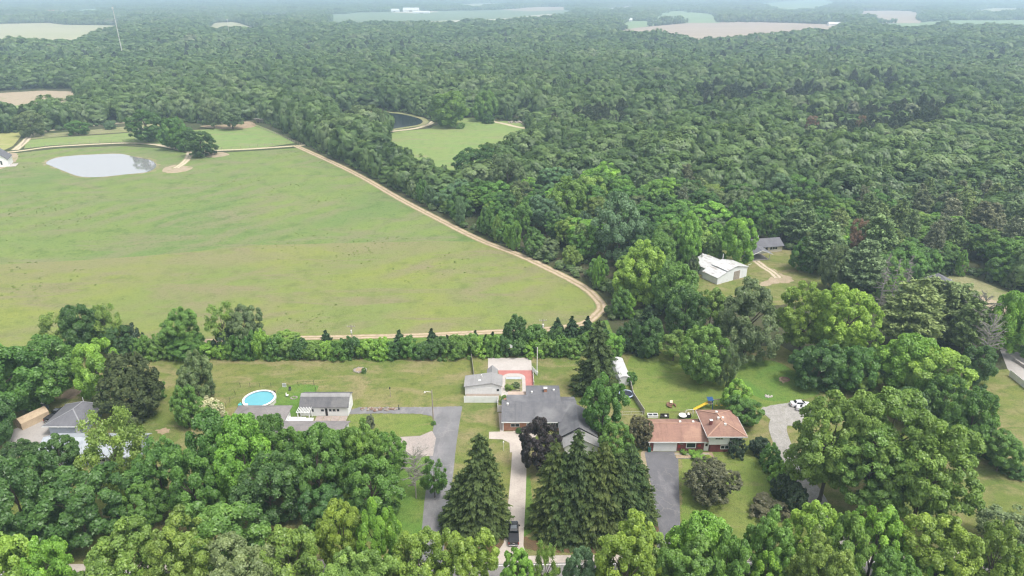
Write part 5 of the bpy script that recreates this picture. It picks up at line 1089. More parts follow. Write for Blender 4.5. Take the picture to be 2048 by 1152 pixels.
C = dict(dark=(.041, .088, .020), deep=(.034, .070, .017), maple=(.057, .120, .021), mid=(.080, .146, .026), bright=(.108, .200, .027), lime=(.134, .218, .031), olive=(.108, .162, .032),
         gold=(.126, .180, .028), grey=(.080, .112, .042), blue=(.066, .118, .050), sage=(.108, .142, .058), spruce=(.033, .050, .017), spruce2=(.041, .058, .019), pine=(.100, .138, .062), pine2=(.112, .150, .058), fir=(.040, .052, .022), yew=(.022, .040, .018),
         purple=(.021, .015, .016), brown=(.072, .072, .038), rust=(.125, .08, .05), cream=(.34, .34, .20), oaklt=(.096, .160, .029), dull=(.105, .118, .070))

def round_fit(x0, y0, x1, y1, clear):
    cx, cy, zc = (x0 + x1) / 2, (y0 + y1) / 2, 6.0
    for _ in range(14):
        X, Y = G(cx, cy, zc); s = PX(X, Y, zc)[2]; r = (x1 - x0) / 2 / s
        th = math.atan2(CAM_H - zc, Y); hp = (y1 - y0) / 2 / s
        c = math.sqrt(max(hp*hp - (r * sin(th))**2, (.36 * r)**2)) / cos(th)
        zc = .5 * zc + .5 * (clear + c)
    return X, Y, r, c, zc
def cone_fit(x0, y0, x1, y1):
    cx = (x0 + x1) / 2; r = 3.0
    for _ in range(10):
        X, Yb = G(cx, y1); Y = Yb + r * .75; X = (cx - 1024) / FPX * (Y * cos(PITCH) + CAM_H * sin(PITCH)); s = PX(X, Y, 0)[2]; r = (x1 - x0) / 2 / s
    v = (y0 - 576) / FPX; h = Y * (v * cos(PITCH) + sin(PITCH)) / (cos(PITCH) - v * sin(PITCH))
    X = (cx - 1024) / FPX * (Y * cos(PITCH) + (CAM_H - (CAM_H - h) * .4) * sin(PITCH))
    return X, Y, r, CAM_H - h

trnd = random.Random(5)
TREES = []       # x, y, radius of every tree standing so far
def vary(c, a=.10):
    k = 2.15 * trnd.uniform(1 - a, 1 + a); return (c[0] * k * trnd.uniform(.93, 1.07), c[1] * k, c[2] * k * trnd.uniform(.92, 1.08), 1)
def plant_round(name, label, cat, X, Y, r, c, zc, crown, col, trunk=True, group=None):
    t = thing(name, label, cat, (X, Y, 0), 0, group)
    o = link('crown' if name != 'shrub' else 'foliage', crown, t); o.location = (0, 0, zc); o.scale = (r, r, c); o.rotation_euler = (0, 0, trnd.uniform(0, 6.28)); o.color = col
    if trunk:
        k = link('trunk', trnd.choice(TRUNK), t); H = zc + c * .8; k.scale = (r, r, H); k.rotation_euler = (0, 0, trnd.uniform(0, 6.28))
    TREES.append((X, Y, r)); return t
def plant_cone(name, label, cat, X, Y, r, H, crown, asp, col, group=None):
    t = thing(name, label, cat, (X, Y, 0), 0, group)
    o = link('crown', crown, t); o.scale = (r, r, H / asp); o.rotation_euler = (0, 0, trnd.uniform(0, 6.28)); o.color = col
    k = link('trunk', POLE, t); k.scale = (r * 1.2, r * 1.2, H)
    TREES.append((X, Y, r * .8)); return t
ASP = {m.name: a for ms, al in ((SPRUCE, (4.0, 3.6, 4.4)), (SMALLSP, (2.4,)), (PINE, (2.6, 3.0, 2.2))) for m, a in zip(ms, al)}
SETS = dict(broad=BROAD, oak=OAK, airy=AIRY, shrub=SHRUB, fine=FINE, spruce=SPRUCE, young=SMALLSP, pine=PINE, fir=FIR)

def tree(style, name, cat, box, col, label, clear=None, group=None, i=None):
    ms = SETS[style]; m = ms[i if i is not None else trnd.randrange(len(ms))]
    if style in ('spruce', 'young', 'pine'):
        X, Y, r, H = cone_fit(*box); return plant_cone(name, label, cat, X, Y, r, H, m, ASP[m.name], vary(C[col], .06), group)
    cl = clear if clear is not None else {'shrub': .0, 'fine': .2, 'fir': .3}.get(style, 2.0)
    X, Y, r, c, zc = round_fit(*box, cl)
    return plant_round(name, label, cat, X, Y, r, c, zc - (.25 * c if style == 'shrub' else 0), m, vary(C[col], .06), style not in ('shrub',), group)
# ------------------------------------------------------------------ every tree one can tell apart
T = lambda *a, **k: tree(*a, **k)
mt, ok, bt, sp, pi_, sh = ('maple_tree', 'tree'), ('oak_tree', 'tree'), ('broadleaf_tree', 'tree'), ('spruce_tree', 'tree'), ('pine_tree', 'tree'), ('shrub', 'shrub')
# --- the row between the camera and the road, cut by the lower edge of the photograph
R = 'roadside trees on the near side of the road'
for style, box, col, lab in (
    ('broad', (-90, 1062, 70, 1240), 'lime', 'bright yellow-green tree in the near left corner of the roadside row'),
    ('broad', (50, 1082, 152, 1230), 'bright', 'light green tree just left of the gap that shows the road'),
    ('oak', (168, 1058, 330, 1240), 'olive', 'wide olive tree just right of the gap that shows the road'),
    ('oak', (285, 1040, 440, 1230), 'olive', 'olive roadside tree with a domed crown, second right of the road gap'),
    ('broad', (350, 1003, 520, 1180), 'mid', 'tall roadside tree in front of the dark maples, with a pointed green top'),
    ('oak', (420, 1072, 580, 1250), 'sage', 'pale grey-green roadside tree cut by the lower edge, left of the yellow one'),
    ('broad', (515, 1060, 650, 1230), 'olive', 'olive roadside tree under the yellow-topped tree'),
    ('broad', (636, 1008, 730, 1150), 'gold', 'yellow-topped roadside tree left of the bright pillar-shaped tree'),
    ('broad', (708, 1000, 798, 1160), 'bright', 'bright green pillar-shaped tree beside the small lawn'),
    ('oak', (640, 1098, 780, 1260), 'olive', 'low olive roadside tree below the bright pillar-shaped tree'),
    ('broad', (775, 1066, 900, 1225), 'gold', 'golden-green roadside tree at the end of the asphalt drive'),
    ('oak', (868, 1066, 992, 1220), 'gold', 'golden-green roadside tree in front of the spruces left of the pickup'),
    ('broad', (720, 1110, 850, 1260), 'olive', 'olive roadside tree at the lower edge in front of the asphalt drive'),
    ('broad', (1000, 1096, 1072, 1190), 'bright', 'small bright tree at the mouth of the concrete driveway'),
    ('airy', (1066, 1090, 1116, 1190), 'olive', 'thin twiggy tree with few leaves beside the driveway mouth'),
    ('broad', (1128, 1098, 1196, 1200), 'blue', 'small bluish-green round tree right of the driveway mouth'),
    ('oak', (1178, 1052, 1330, 1240), 'gold', 'wide golden-green roadside tree below the large spruces'),
    ('broad', (1240, 1050, 1350, 1180), 'olive', 'olive roadside tree at the foot of the dark asphalt drive'),
    ('oak', (1296, 1090, 1440, 1250), 'mid', 'dull green roadside tree at the lower edge under the dark drive'),
    ('broad', (1336, 1020, 1470, 1175), 'bright', 'bright green tree between the dark drive and the front lawn'),
    ('broad', (1400, 1070, 1500, 1220), 'mid', 'mid-green roadside tree below the front lawn of the red-roofed house'),
    ('oak', (1480, 1030, 1590, 1180), 'mid', 'dark green bushy tree below the row of hedge shrubs'),
    ('oak', (1570, 1076, 1695, 1240), 'olive', 'olive roadside tree at the lower edge below the gravel lane'),
    ('broad', (1560, 998, 1685, 1150), 'lime', 'light green tree at the lower end of the gravel lane'),
    ('broad', (1690, 1012, 1815, 1175), 'bright', 'bright tree with several tops in front of the great oak'),
    ('broad', (1636, 1030, 1740, 1190), 'mid', 'mid-green roadside tree between the light green one and the many-topped one'),
    ('broad', (1490, 1105, 1570, 1220), 'bright', 'small bright roadside tree at the lower edge'),
    ('oak', (1808, 1036, 1960, 1210), 'gold', 'wide golden-green tree right of the bright many-topped tree'),
    ('broad', (1735, 1105, 1850, 1240), 'mid', 'shaded green tree at the lower edge under the wide golden tree'),
    ('broad', (1832, 1108, 1920, 1220), 'bright', 'bright rounded tree at the lower edge near the right corner'),
    ('oak', (1930, 1050, 2036, 1215), 'olive', 'olive roadside tree near the right corner under the grey bush'),
    ('broad', (2010, 1095, 2120, 1230), 'mid', 'green roadside tree in the near right corner'),
    ('airy', (1958, 1012, 2090, 1120), 'sage', 'pale sage-green twiggy tree above the near right corner'),
): T(style, *bt, box, C and col, lab, 1.5, R)
# --- left front: the dark maples before the houses
L = 'dark maples in front of the left houses'
for style, box, col, lab, cl in (
    ('broad', (-50, 905, 120, 1105), 'dark', 'large dark green maple nearest the left edge below the grey parking pad', 1.5),
    ('broad', (60, 918, 246, 1095), 'dark', 'large dark green maple with a spreading crown left of the dead spruce', 1.5),
    ('broad', (78, 866, 160, 955), 'dark', 'rounded dark maple in front of the blue-grey garage', 2.5),
    ('broad', (-20, 880, 84, 975), 'deep', 'dark maple at the lower end of the grey parking pad', 2),
    ('airy', (168, 820, 288, 985), 'olive', 'tall light olive ash tree standing over the white-roofed house', 2),
    ('broad', (236, 960, 330, 1060), 'maple', 'shaded maple right of the dark spreading one, over the shady lawn', 2),
    ('broad', (262, 878, 372, 1010), 'maple', 'maple with light lime tips left of the large maple group', 2),
    ('broad', (330, 900, 440, 1045), 'maple', 'maple in front of the dry lawn left of the house with the round pool', 2),
    ('broad', (378, 828, 490, 980), 'maple', 'tall grey-green maple beside the blue tarp', 2),
    ('broad', (430, 838, 545, 1000), 'bright', 'maple with bright lime clusters under the hip roof with pool', 2),
    ('broad', (500, 836, 590, 960), 'maple', 'maple against the hip roof below the white deck', 2),
    ('broad', (470, 905, 600, 1045), 'dark', 'dark low maple in the middle of the maple group', 1.5),
    ('broad', (575, 855, 695, 1010), 'maple', 'maple below the cracked patio and the grey roof', 2),
    ('broad', (536, 852, 636, 965), 'maple', 'maple before the mauve-grey roofs, left of the gap that shows their ridge', 2),
    ('broad', (604, 852, 706, 970), 'maple', 'maple below the right end of the long mauve-grey roof', 2),
    ('broad', (680, 840, 772, 965), 'mid', 'high maple top beside the oval lawn and the half-hidden dark car', 2),
    ('broad', (676, 905, 808, 1040), 'maple', 'maple right end of the group with low hanging branches', 1.5),
    ('broad', (748, 862, 818, 950), 'mid', 'maple branch crown reaching over the pale drive', 3),
    ('airy', (842, 918, 893, 986), 'maple', 'half-dead tree with green leaves only on its right side beside the asphalt drive', 1.5),
    ('broad', (600, 970, 690, 1060), 'dark', 'shaded maple above the yellow-topped roadside tree', 1.5),
): T(style, *mt, box, col, lab, cl, L)
# --- left back
for style, nm, box, col, lab, cl in (
    ('broad', mt, (-90, 682, 66, 838), 'maple', 'massive green maple at the left edge behind the tan tent', 1.5),
    ('broad', mt, (24, 676, 150, 800), 'maple', 'large maple between the left edge and the pale lime tree', 1.5),
    ('broad', mt, (-80, 780, 14, 890), 'dark', 'shaded maple at the left edge beside the tan tent', 1.0),
    ('broad', bt, (146, 682, 238, 800), 'lime', 'pale lime-green tree left of the dense dark pine', 1.5),
    ('fir', pi_, (188, 702, 318, 842), 'fir', 'dense dark pine beside the blue-grey garage', .4),
    ('airy', bt, (80, 622, 158, 694), 'olive', 'thin olive tree left of the dark round maple on the field edge', 3),
    ('broad', mt, (122, 606, 208, 706), 'dark', 'dark round maple on the field edge above the lime tree', 1.5),
    ('airy', bt, (180, 610, 240, 690), 'olive', 'light olive tree right of the dark round maple on the field edge', 3),
    ('broad', bt, (200, 652, 262, 716), 'deep', 'dark bushy tree below the light olive tree on the field edge', .6),
    ('broad', bt, (322, 616, 398, 684), 'mid', 'green tree with a waisted crown standing over the hedge', 4),
    ('broad', bt, (330, 664, 406, 716), 'maple', 'leafy lower tree under the waisted green tree in the hedge', .4),
    ('airy', bt, (412, 606, 474, 684), 'olive', 'airy olive tree left half of the pair behind the hedge', 3),
    ('broad', bt, (452, 606, 526, 690), 'grey', 'grey-green tree right half of the pair behind the hedge', 2.5),
    ('broad', bt, (356, 704, 426, 798), 'grey', 'slim grey-green tree on the dry lawn above the flowering shrub', 1),
    ('broad', bt, (342, 772, 398, 852), 'mid', 'bushy green tree left of the cream-flowering shrub', .3),
): T(style, *nm, box, col, lab, cl)
# --- trees around the middle and right houses
for style, nm, box, col, lab, cl in (
    ('broad', mt, (1037, 840, 1118, 938), 'purple', 'dark purple-leaved maple in front of the brick house', 1.2),
    ('broad', mt, (1160, 745, 1252, 866), 'maple', 'large green maple over the garage wing of the brick house', 1.5),
    ('broad', bt, (1196, 846, 1264, 925), 'mid', 'smaller green tree between the garage wing and the red-roofed house', .8),
    ('broad', bt, (1205, 668, 1248, 722), 'bright', 'bright small tree behind the tall dark spruce and the white shed', .5),
    ('fine', bt, (1252, 832, 1308, 892), 'brown', 'brownish-green small tree at the left end of the red-roofed house', .6),
    ('fine', bt, (1370, 916, 1470, 1004), 'brown', 'round brownish crab tree alone on the front lawn', .5),
    ('broad', mt, (1358, 652, 1452, 760), 'mid', 'rounded green maple in the middle of the back lawn', 1.5),
    ('airy', bt, (1436, 688, 1480, 772), 'grey', 'grey-green slim tree touching the rounded maple on the back lawn', 1),
    ('airy', bt, (1318, 662, 1380, 716), 'olive', 'small redbud-like tree left of the rounded maple', 1.5),
    ('broad', bt, (1442, 756, 1508, 820), 'bright', 'bright yellow-green tree behind the red hip roof', 1),
    ('broad', bt, (1452, 792, 1520, 856), 'maple', 'dark leafy tree at the right end of the red-roofed house', .3),
    ('oak', ok, (1434, 570, 1562, 716), 'grey', 'grey-green oak left of the large yellow-green tree', 2),
    ('oak', ok, (1556, 566, 1668, 690), 'gold', 'yellow-green broad tree with its trunk showing below the barn clearing', 4),
    ('oak', ok, (1630, 566, 1762, 716), 'lime', 'large yellow-green domed tree left of the tall pines', 4),
    ('broad', bt, (1590, 680, 1692, 776), 'dark', 'dark bushy tree at the edge of the back lawn left of the fallen limb', .4),
    ('broad', bt, (1664, 688, 1756, 784), 'maple', 'leafy tree below the large domed tree at the lawn edge', .4),
    ('broad', bt, (1688, 716, 1768, 790), 'olive', 'olive bushy tree above the silver cars', .3),
    ('broad', mt, (1756, 662, 1880, 790), 'bright', 'light green broad tree in front of the pines', 1.5),
    ('broad', mt, (1796, 686, 1928, 806), 'lime', 'lime-green broad tree right of the light green one, in front of pines', 1.5),
    ('broad', bt, (1776, 770, 1860, 850), 'deep', 'dark bushy tree behind the great oak', .5),
    ('broad', bt, (1846, 750, 1930, 850), 'maple', 'green bushy tree on the right lawn edge under the lime-green tree', .5),
    ('broad', bt, (1895, 782, 1992, 905), 'maple', 'green tree at the right end of the great oak', .8),
    ('oak', ok, (1590, 776, 1745, 968), 'oaklt', 'great oak left crown beside the gravel parking', 5.5),
    ('oak', ok, (1690, 772, 1870, 960), 'oaklt', 'great oak middle crown, the highest of the three', 5.5),
    ('oak', ok, (1668, 850, 1826, 1006), 'oaklt', 'great oak front crown with low hanging branches over its trunk', 5.5),
    ('oak', ok, (1770, 830, 1950, 1040), 'oaklt', 'great oak right crown reaching towards the right lawn', 5.5),
    ('broad', bt, (1974, 580, 2054, 706), 'bright', 'tall bright green tree at the right edge before the pale clearing', 2),
    ('broad', bt, (2022, 600, 2122, 708), 'mid', 'green tree cut by the right edge above the white fence', 1.5),
    ('broad', bt, (1926, 690, 1992, 770), 'dark', 'dark tree on the right lawn edge left of the white fence', .4),
    ('broad', bt, (1972, 862, 2046, 930), 'mid', 'small spreading tree over the sandy path at the right edge', 2.5),
    ('broad', bt, (1270, 636, 1330, 712), 'dark', 'dark dense tree at the top left corner of the back lawn', .3),
    ('broad', bt, (1236, 640, 1290, 700), 'deep', 'dark bushy tree left of the dark dense tree at the lawn corner', .3),
    ('broad', bt, (1345, 425, 1408, 522), 'bright', 'upright bright tree left of the white metal barn', 1.5),
    ('broad', bt, (1440, 436, 1512, 524), 'bright', 'bright tree between the white metal barn and the carport house', 1.5),
    ('broad', bt, (1408, 470, 1448, 520), 'mid', 'small green tree behind the white metal barn', .5),
    ('broad', bt, (1228, 484, 1336, 600), 'lime', 'yellow-green tree on the wood edge left of the barn', 1),
    ('broad', bt, (1300, 520, 1400, 630), 'mid', 'green tree below the barn with a soft rounded crown', 1),
    ('broad', bt, (1384, 575, 1462, 670), 'olive', 'olive tree below the barn beside the grey-green oak', 1),
    ('broad', bt, (1330, 575, 1410, 680), 'dark', 'dark tree behind the small redbud-like tree', .6),
    ('broad', bt, (1186, 388, 1296, 520), 'blue', 'tall bluish-green tree above the bend of the track', 2),
    ('broad', bt, (1088, 356, 1178, 450), 'mid', 'full green tree in the wood above the track bend', 2),
    ('oak', ok, (902, 292, 990, 365), 'dark', 'dark oak at the near corner of the small far meadow', 1),
    ('oak', ok, (980, 310, 1050, 395), 'grey', 'dull oak on the near edge of the small far meadow', 1),
    ('broad', bt, (1580, 474, 1640, 540), 'maple', 'rounded tree right of the carport house', .5),
    ('broad', bt, (1640, 488, 1706, 580), 'grey', 'grey-green tree right of the barn clearing', .8),
    # pasture trees by the near pond
    ('oak', ok, (252, 220, 326, 276), 'dark', 'dark spreading oak with several trunks in the pasture', 2.5),
    ('broad', ok, (318, 236, 372, 292), 'maple', 'oak right of the many-trunked oak in the pasture', 2),
    ('broad', ok, (346, 256, 394, 298), 'maple', 'small oak between two larger ones beside the lane', 1),
    ('oak', ok, (368, 258, 430, 310), 'deep', 'dark oak standing on the lane fork by the pond', 1),
    ('broad', ok, (404, 206, 444, 248), 'grey', 'left one of the two round trees on the bare pasture patch', 3),
    ('broad', ok, (438, 214, 486, 250), 'grey', 'right one of the two round trees on the bare pasture patch', 3),
    ('broad', bt, (133, 242, 176, 268), 'maple', 'low rounded tree beyond the pasture fence', .3),
    ('broad', bt, (34, 224, 86, 270), 'grey', 'tree at the lane corner beside the hayfield', 1),
    ('broad', bt, (862, 184, 940, 252), 'mid', 'large leafy tree right of the dark far pond', .4),
    ('broad', bt, (945, 182, 994, 240), 'mid', 'upright tree beyond the small far meadow', .4),
    ('broad', bt, (690, 264, 752, 300), 'maple', 'tree in front of the dark far pond', .4),
): T(style, *nm, box, col, lab, cl)
# --- conifers
for style, box, col, lab, i in (
    ('spruce', (896, 868, 1024, 1085), 'spruce2', 'large spruce left of the concrete driveway and the pickup', 1),
    ('spruce', (872, 948, 965, 1078), 'spruce', 'thin grey spruce between the asphalt drive and the large spruce', 2),
    ('spruce', (940, 905, 1022, 1080), 'spruce2', 'spruce behind the pickup, right half of the left clump', 0),
    ('spruce', (1052, 882, 1160, 1085), 'spruce2', 'spruce just right of the driveway, its bare spire showing', 2),
    ('spruce', (1098, 862, 1205, 1090), 'spruce', 'tallest spruce in the clump right of the driveway', 0),
    ('spruce', (1150, 884, 1262, 1092), 'spruce2', 'third spruce of the clump, above the brown needle bed', 1),
    ('spruce', (1206, 888, 1312, 1080), 'spruce', 'right-hand spruce of the clump, next to the dark asphalt drive', 1),
    ('spruce', (1240, 930, 1322, 1060), 'spruce2', 'low spruce at the right end of the clump by the sandy strip', 0),
    ('spruce', (1072, 905, 1180, 1090), 'spruce', 'broad spruce filling the front of the clump beside the pickup', 1),
    ('spruce', (1122, 900, 1236, 1094), 'spruce2', 'broad spruce in the middle front of the clump, over the brown needle bed', 2),
    ('spruce', (1182, 908, 1292, 1086), 'spruce', 'broad spruce in the right front of the clump', 0),
    ('spruce', (904, 905, 1004, 1086), 'spruce', 'lower spruce at the front of the left clump over the needle bed', 2),
    ('spruce', (1142, 642, 1246, 805), 'spruce', 'tall dark spruce beside the white shed behind the brick house', 1),
    ('spruce', (1262, 608, 1322, 712), 'yew', 'dark green conifer at the top left of the back lawn', 1),
    ('pine', (1756, 556, 1884, 720), 'pine2', 'tall white pine left one of the group below the grey roof', 0),
    ('pine', (1838, 566, 1962, 700), 'pine', 'tall white pine right one of the group below the grey roof', 2),
    ('pine', (1810, 556, 1906, 680), 'pine2', 'white pine behind the group, against the grey roof', 1),
    ('pine', (1900, 590, 1975, 720), 'pine2', 'white pine beside the heap of bare branches', 0),
    ('pine', (1600, 436, 1690, 560), 'pine', 'pine right of the carport house with layered boughs', 0),
    ('pine', (1680, 480, 1770, 610), 'pine', 'dark pine behind the dead bare pines', 1),
    ('pine', (1700, 430, 1800, 560), 'pine2', 'pine above the dead bare pines', 2),
    ('pine', (1560, 400, 1640, 500), 'pine', 'tall pine behind the carport house', 0),
    ('spruce', (1052, 236, 1085, 285), 'pine2', 'bluish spruce at the right end of the small far meadow', 0),
    ('spruce', (1072, 240, 1104, 282), 'pine2', 'second bluish spruce at the right end of the small far meadow', 1),
): T(style, *(sp if style == 'spruce' else pi_), box, col, lab, i=i)
for box in ((637, 660, 668, 694), (782, 652, 816, 700), (851, 652, 877, 692), (940, 654, 962, 692), (974, 656, 998, 694), (1100, 634, 1130, 668), (1130, 630, 1158, 668), (1160, 632, 1190, 672), (1192, 640, 1220, 676), (960, 664, 984, 700), (885, 662, 905, 695)):
    k = 'young dark spruce standing in the hedge along the field track'
    T('young', *sp, (box[0] - 5, box[1] + trnd.uniform(0, 10), box[2] + 5, box[3] + 8), 'yew', k, group='young spruces in the hedge')
# rust-coloured dying pines
for box, lab in (((1698, 440, 1742, 500), 'dying pine with rust-coloured needles above the barn clearing'), ((1612, 232, 1636, 262), 'rust-coloured dying tree in the far pine wood, left of two'), ((1712, 232, 1736, 264), 'rust-coloured dying tree in the far pine wood, right of two')):
    T('airy', 'dying_pine', 'tree', box, 'rust', lab, 8.0)
# --- shrubs
for box, col, lab in (
    ((278, 756, 326, 800), 'maple', 'green shrub right of the dense dark pine'),
    ((1456, 872, 1492, 914), 'yew', 'dark juniper in front of the right end of the red-roofed house'),
    ((1500, 868, 1542, 912), 'yew', 'dark shrub at the upper end of the hedge beside the gravel lane'),
    ((1520, 884, 1564, 940), 'maple', 'second shrub of the hedge beside the gravel lane'),
    ((1538, 918, 1582, 966), 'bright', 'bright green shrub in the middle of the hedge beside the gravel lane'),
    ((1545, 936, 1592, 996), 'yew', 'dark shrub in the lower half of the hedge beside the gravel lane'),
    ((1566, 960, 1616, 1022), 'yew', 'dark lowest shrub of the hedge beside the gravel lane'),
    ((1500, 990, 1572, 1038), 'brown', 'brownish low shrub above the roadside trees'),
    ((730, 826, 748, 856), 'dull', 'small dark shrub on the left end of the oval lawn'),
    ((722, 734, 732, 746), 'maple', 'little green plant in the stone ring on the back lawn'),
    ((1248, 740, 1274, 768), 'maple', 'round shrub right of the white shed'),
    ((1030, 852, 1050, 866), 'deep', 'dark foundation shrub in front of the brick wall'),
    ((1010, 766, 1028, 782), 'olive', 'weedy plants growing in the left half of the empty pool'),
    ((1022, 762, 1040, 776), 'grey', 'weedy plants growing in the right half of the empty pool'),
    ((1001, 788, 1016, 806), 'olive', 'yellowish shrub between the white fence and the brick house'),
    ((862, 840, 872, 850), 'mid', 'weed clump at the foot of the pole on the drive'),
    ((1935, 880, 1985, 912), 'dark', 'dark hedge shrub left of the sandy path at the right edge'),
    ((1975, 902, 2020, 936), 'dark', 'dark hedge shrub along the sandy path, second from the oak'),
    ((2010, 920, 2056, 956), 'dark', 'dark hedge shrub along the sandy path at the right edge'),
    ((1920, 838, 1966, 886), 'maple', 'shrub at the upper end of the sandy path'),
    ((1196, 758, 1216, 780), 'maple', 'shrub under the tall dark spruce'),
    ((290, 262, 306, 282), 'maple', 'bush at the foot of the many-trunked oak'),
    ((208, 240, 232, 258), 'blue', 'bluish bush beyond the pasture fence'),
    ((965, 226, 990, 246), 'dark', 'dark bush at the back of the small far meadow'),
): T('shrub', *sh, box, col, lab)
# hedge along the field track, shrub by shrub
hx = 236.0; k = 0
while hx < 1235:
    wd = trnd.uniform(34, 52); yb = 714 - 4 * (hx > 900) - 6 * (hx > 1150); ht = trnd.uniform(34, 52) + (14 if 440 < hx < 520 or 270 < hx < 300 else 0)
    T('shrub', *sh, (hx, yb - ht, hx + wd, yb + 2), trnd.choice(('maple', 'mid', 'mid', 'dark', 'bright')), 'leafy green shrub of the hedge between the field track and the back lawns', group='hedge shrubs along the field track')
    hx += wd * .62; k += 1
for (x0, y0, x1, y1, col) in ((245, 640, 286, 704, 'yew'), (1008, 622, 1056, 692, 'dark'), (1040, 640, 1096, 700, 'maple'), (1090, 648, 1130, 706, 'dark'), (532, 656, 598, 700, 'olive'), (425, 650, 470, 706, 'yew'), (478, 652, 520, 704, 'dark')):
    lab = {245: 'slim dark bush standing above the hedge near the left', 1008: 'dark round bush standing above the hedge left of the utility pole', 1040: 'green bush in the hedge just left of the utility pole', 1090: 'dark bush in the hedge just right of the utility pole',
           532: 'olive bush rising over the hedge beside the track', 425: 'dark low bush under the airy olive tree of the hedge', 478: 'dark low bush under the grey-green tree of the hedge'}[x0]
    T('shrub', *sh, (x0, y0, x1, y1), col, lab)
# --- leafless trees
def bare(box, label, name, i=0, rnd_=False):
    X, Y, r, H = cone_fit(*box); t = thing(name, label, 'dead tree', (X, Y, 0))
    o = link('branches', (BARE_ROUND if rnd_ else BARE_CONE)[i], t); o.scale = (r, r, H); o.rotation_euler = (0, 0, trnd.uniform(0, 6))
    k = link('trunk', POLE_GREY, t); k.scale = (r * 1.1, r * 1.1, H); TREES.append((X, Y, r * .5)); return t
POLE_GREY = pole_mesh('dead_trunk', GREY_BARK, .035)
bare((1742, 500, 1790, 632), 'bare dead pine, left of three, behind the white pines', 'dead_pine')
bare((1768, 508, 1806, 628), 'bare dead pine in the middle of three behind the white pines', 'dead_pine', 1)
bare((1788, 504, 1836, 622), 'bare dead pine, right of three, behind the white pines', 'dead_pine', 0)
bare((162, 908, 214, 1000), 'bare grey dead spruce below the light olive ash', 'dead_spruce', 1)
bare((796, 905, 864, 1014), 'leaning bare limbs of the half-dead tree beside the asphalt drive', 'dead_tree', 0, True)
bare((1920, 590, 1990, 720), 'grey leafless tree amid the rubble on the right', 'dead_tree', 0, True)
bare((1940, 640, 2000, 760), 'bare lower branches of a dead tree beside the right lawn', 'dead_tree', 0, True)
bare((1415, 622, 1432, 660), 'short bare snag behind the rounded maple of the back lawn', 'dead_tree', 1)
for box, col, lab in LATE_BEDS: T('shrub', *sh, box, col, lab)
fs_ = T('shrub', *sh, (378, 788, 444, 848), 'mid', 'large shrub covered in cream blossom beside the round pool')
fo = [c for c in COL.objects if c.parent == fs_][0]
bl = link('blossom', crown_mesh('blossom', 44, LEAF, 9, 100, 6500, .05, low=-.5), fs_); bl.location = fo.location; bl.scale = fo.scale * 1.04; bl.rotation_euler = fo.rotation_euler; bl.color = (.62, .60, .36, 1)
# ------------------------------------------------------------------ the woods
def inside(P, x, y):
    """vectorised point in polygon"""
    c = np.zeros(len(x), bool); P = np.array(P); j = len(P) - 1
    for i in range(len(P)):
        xi, yi, xj, yj = *P[i], *P[j]
        hit = ((yi > y) != (yj > y)) & (x < (xj - xi) * (y - yi) / (yj - yi + 1e-12) + xi)
        c ^= hit; j = i
    return c
gp = lambda L: [G(*p) for p in L]
OPEN = [gp(p) for p in (
    [(-1500, 1180), (-1500, 268), (0, 268), (60, 264), (90, 264), (180, 254), (250, 245), (330, 242), (380, 246), (420, 250), (470, 242), (515, 240), (530, 246), (560, 262), (604, 286), (640, 304), (700, 332), (780, 374), (860, 418), (930, 456), (1000, 488), (1075, 520), (1140, 549), (1188, 574), (1216, 600), (1222, 622), (1208, 640), (1250, 640), (1300, 640), (1380, 600), (1392, 520), (1440, 498), (1560, 498), (1600, 500), (1660, 560), (1700, 590), (1790, 620), (1846, 572), (1900, 550), (1960, 558), (2050, 590), (2300, 650), (3500, 700), (3500, 1180)],
    [(768, 280), (790, 262), (745, 264), (690, 266), (680, 228), (730, 222), (800, 224), (850, 236), (868, 246), (940, 234), (990, 238), (1046, 244), (1062, 270), (1068, 296), (1028, 324), (900, 374), (846, 362), (794, 320)],
    [(-1500, 262), (0, 251), (60, 246), (160, 234), (154, 194), (146, 180), (90, 178), (0, 182), (-1500, 200)],
    *[beyond(a, k) for a, b, c, k in FAR])]
PINEWOOD = [gp(p) for p in ([(1340, 236), (1420, 196), (1560, 200), (1780, 178), (1800, 196), (1700, 226), (1560, 238), (1400, 250)], [(1560, 290), (1640, 250), (1780, 240), (1900, 250), (1880, 290), (1760, 330), (1640, 330)],
                            [(1600, 560), (1700, 430), (1850, 380), (2060, 360), (2200, 420), (2200, 560), (1960, 555), (1840, 560), (1760, 600)], [(1080, 290), (1110, 260), (1260, 250), (1300, 290), (1180, 310)])]
frs = np.random.RandomState(3)
def scatter(y0, y1, sp):
    n = int((y1 - y0) / sp); xs, ys = [], []
    for i in range(n):
        Y = y0 + i * sp; half = .98 * (Y * cos(PITCH) + CAM_H * sin(PITCH)) + 60; m = int(2 * half / sp)
        xs.append(np.linspace(-half, half, m) + (sp / 2 if i % 2 else 0)); ys.append(np.full(m, Y))
    x = np.concatenate(xs); y = np.concatenate(ys); x = x + frs.uniform(-.42, .42, len(x)) * sp; y = y + frs.uniform(-.42, .42, len(y)) * sp
    keep = np.ones(len(x), bool)
    for P in OPEN: keep &= ~inside(P, x, y)
    return x[keep], y[keep]
def both(y0, y1, sp):
    """large crowns, and lower ones filling in between (third row: 1 for a large tree)"""
    a, b = scatter(y0, y1, sp); c, d = scatter(y0, y1, sp * .8)
    return np.concatenate([a, c]), np.concatenate([b, d]), np.concatenate([np.ones(len(a)), np.zeros(len(c))])
X1, Y1, B1 = both(186, 520, 13.0); X2, Y2, B2 = both(520, 1300, 16.5); X3, Y3, B3 = both(1300, 2300, 18.5)
ex = np.array(TREES)
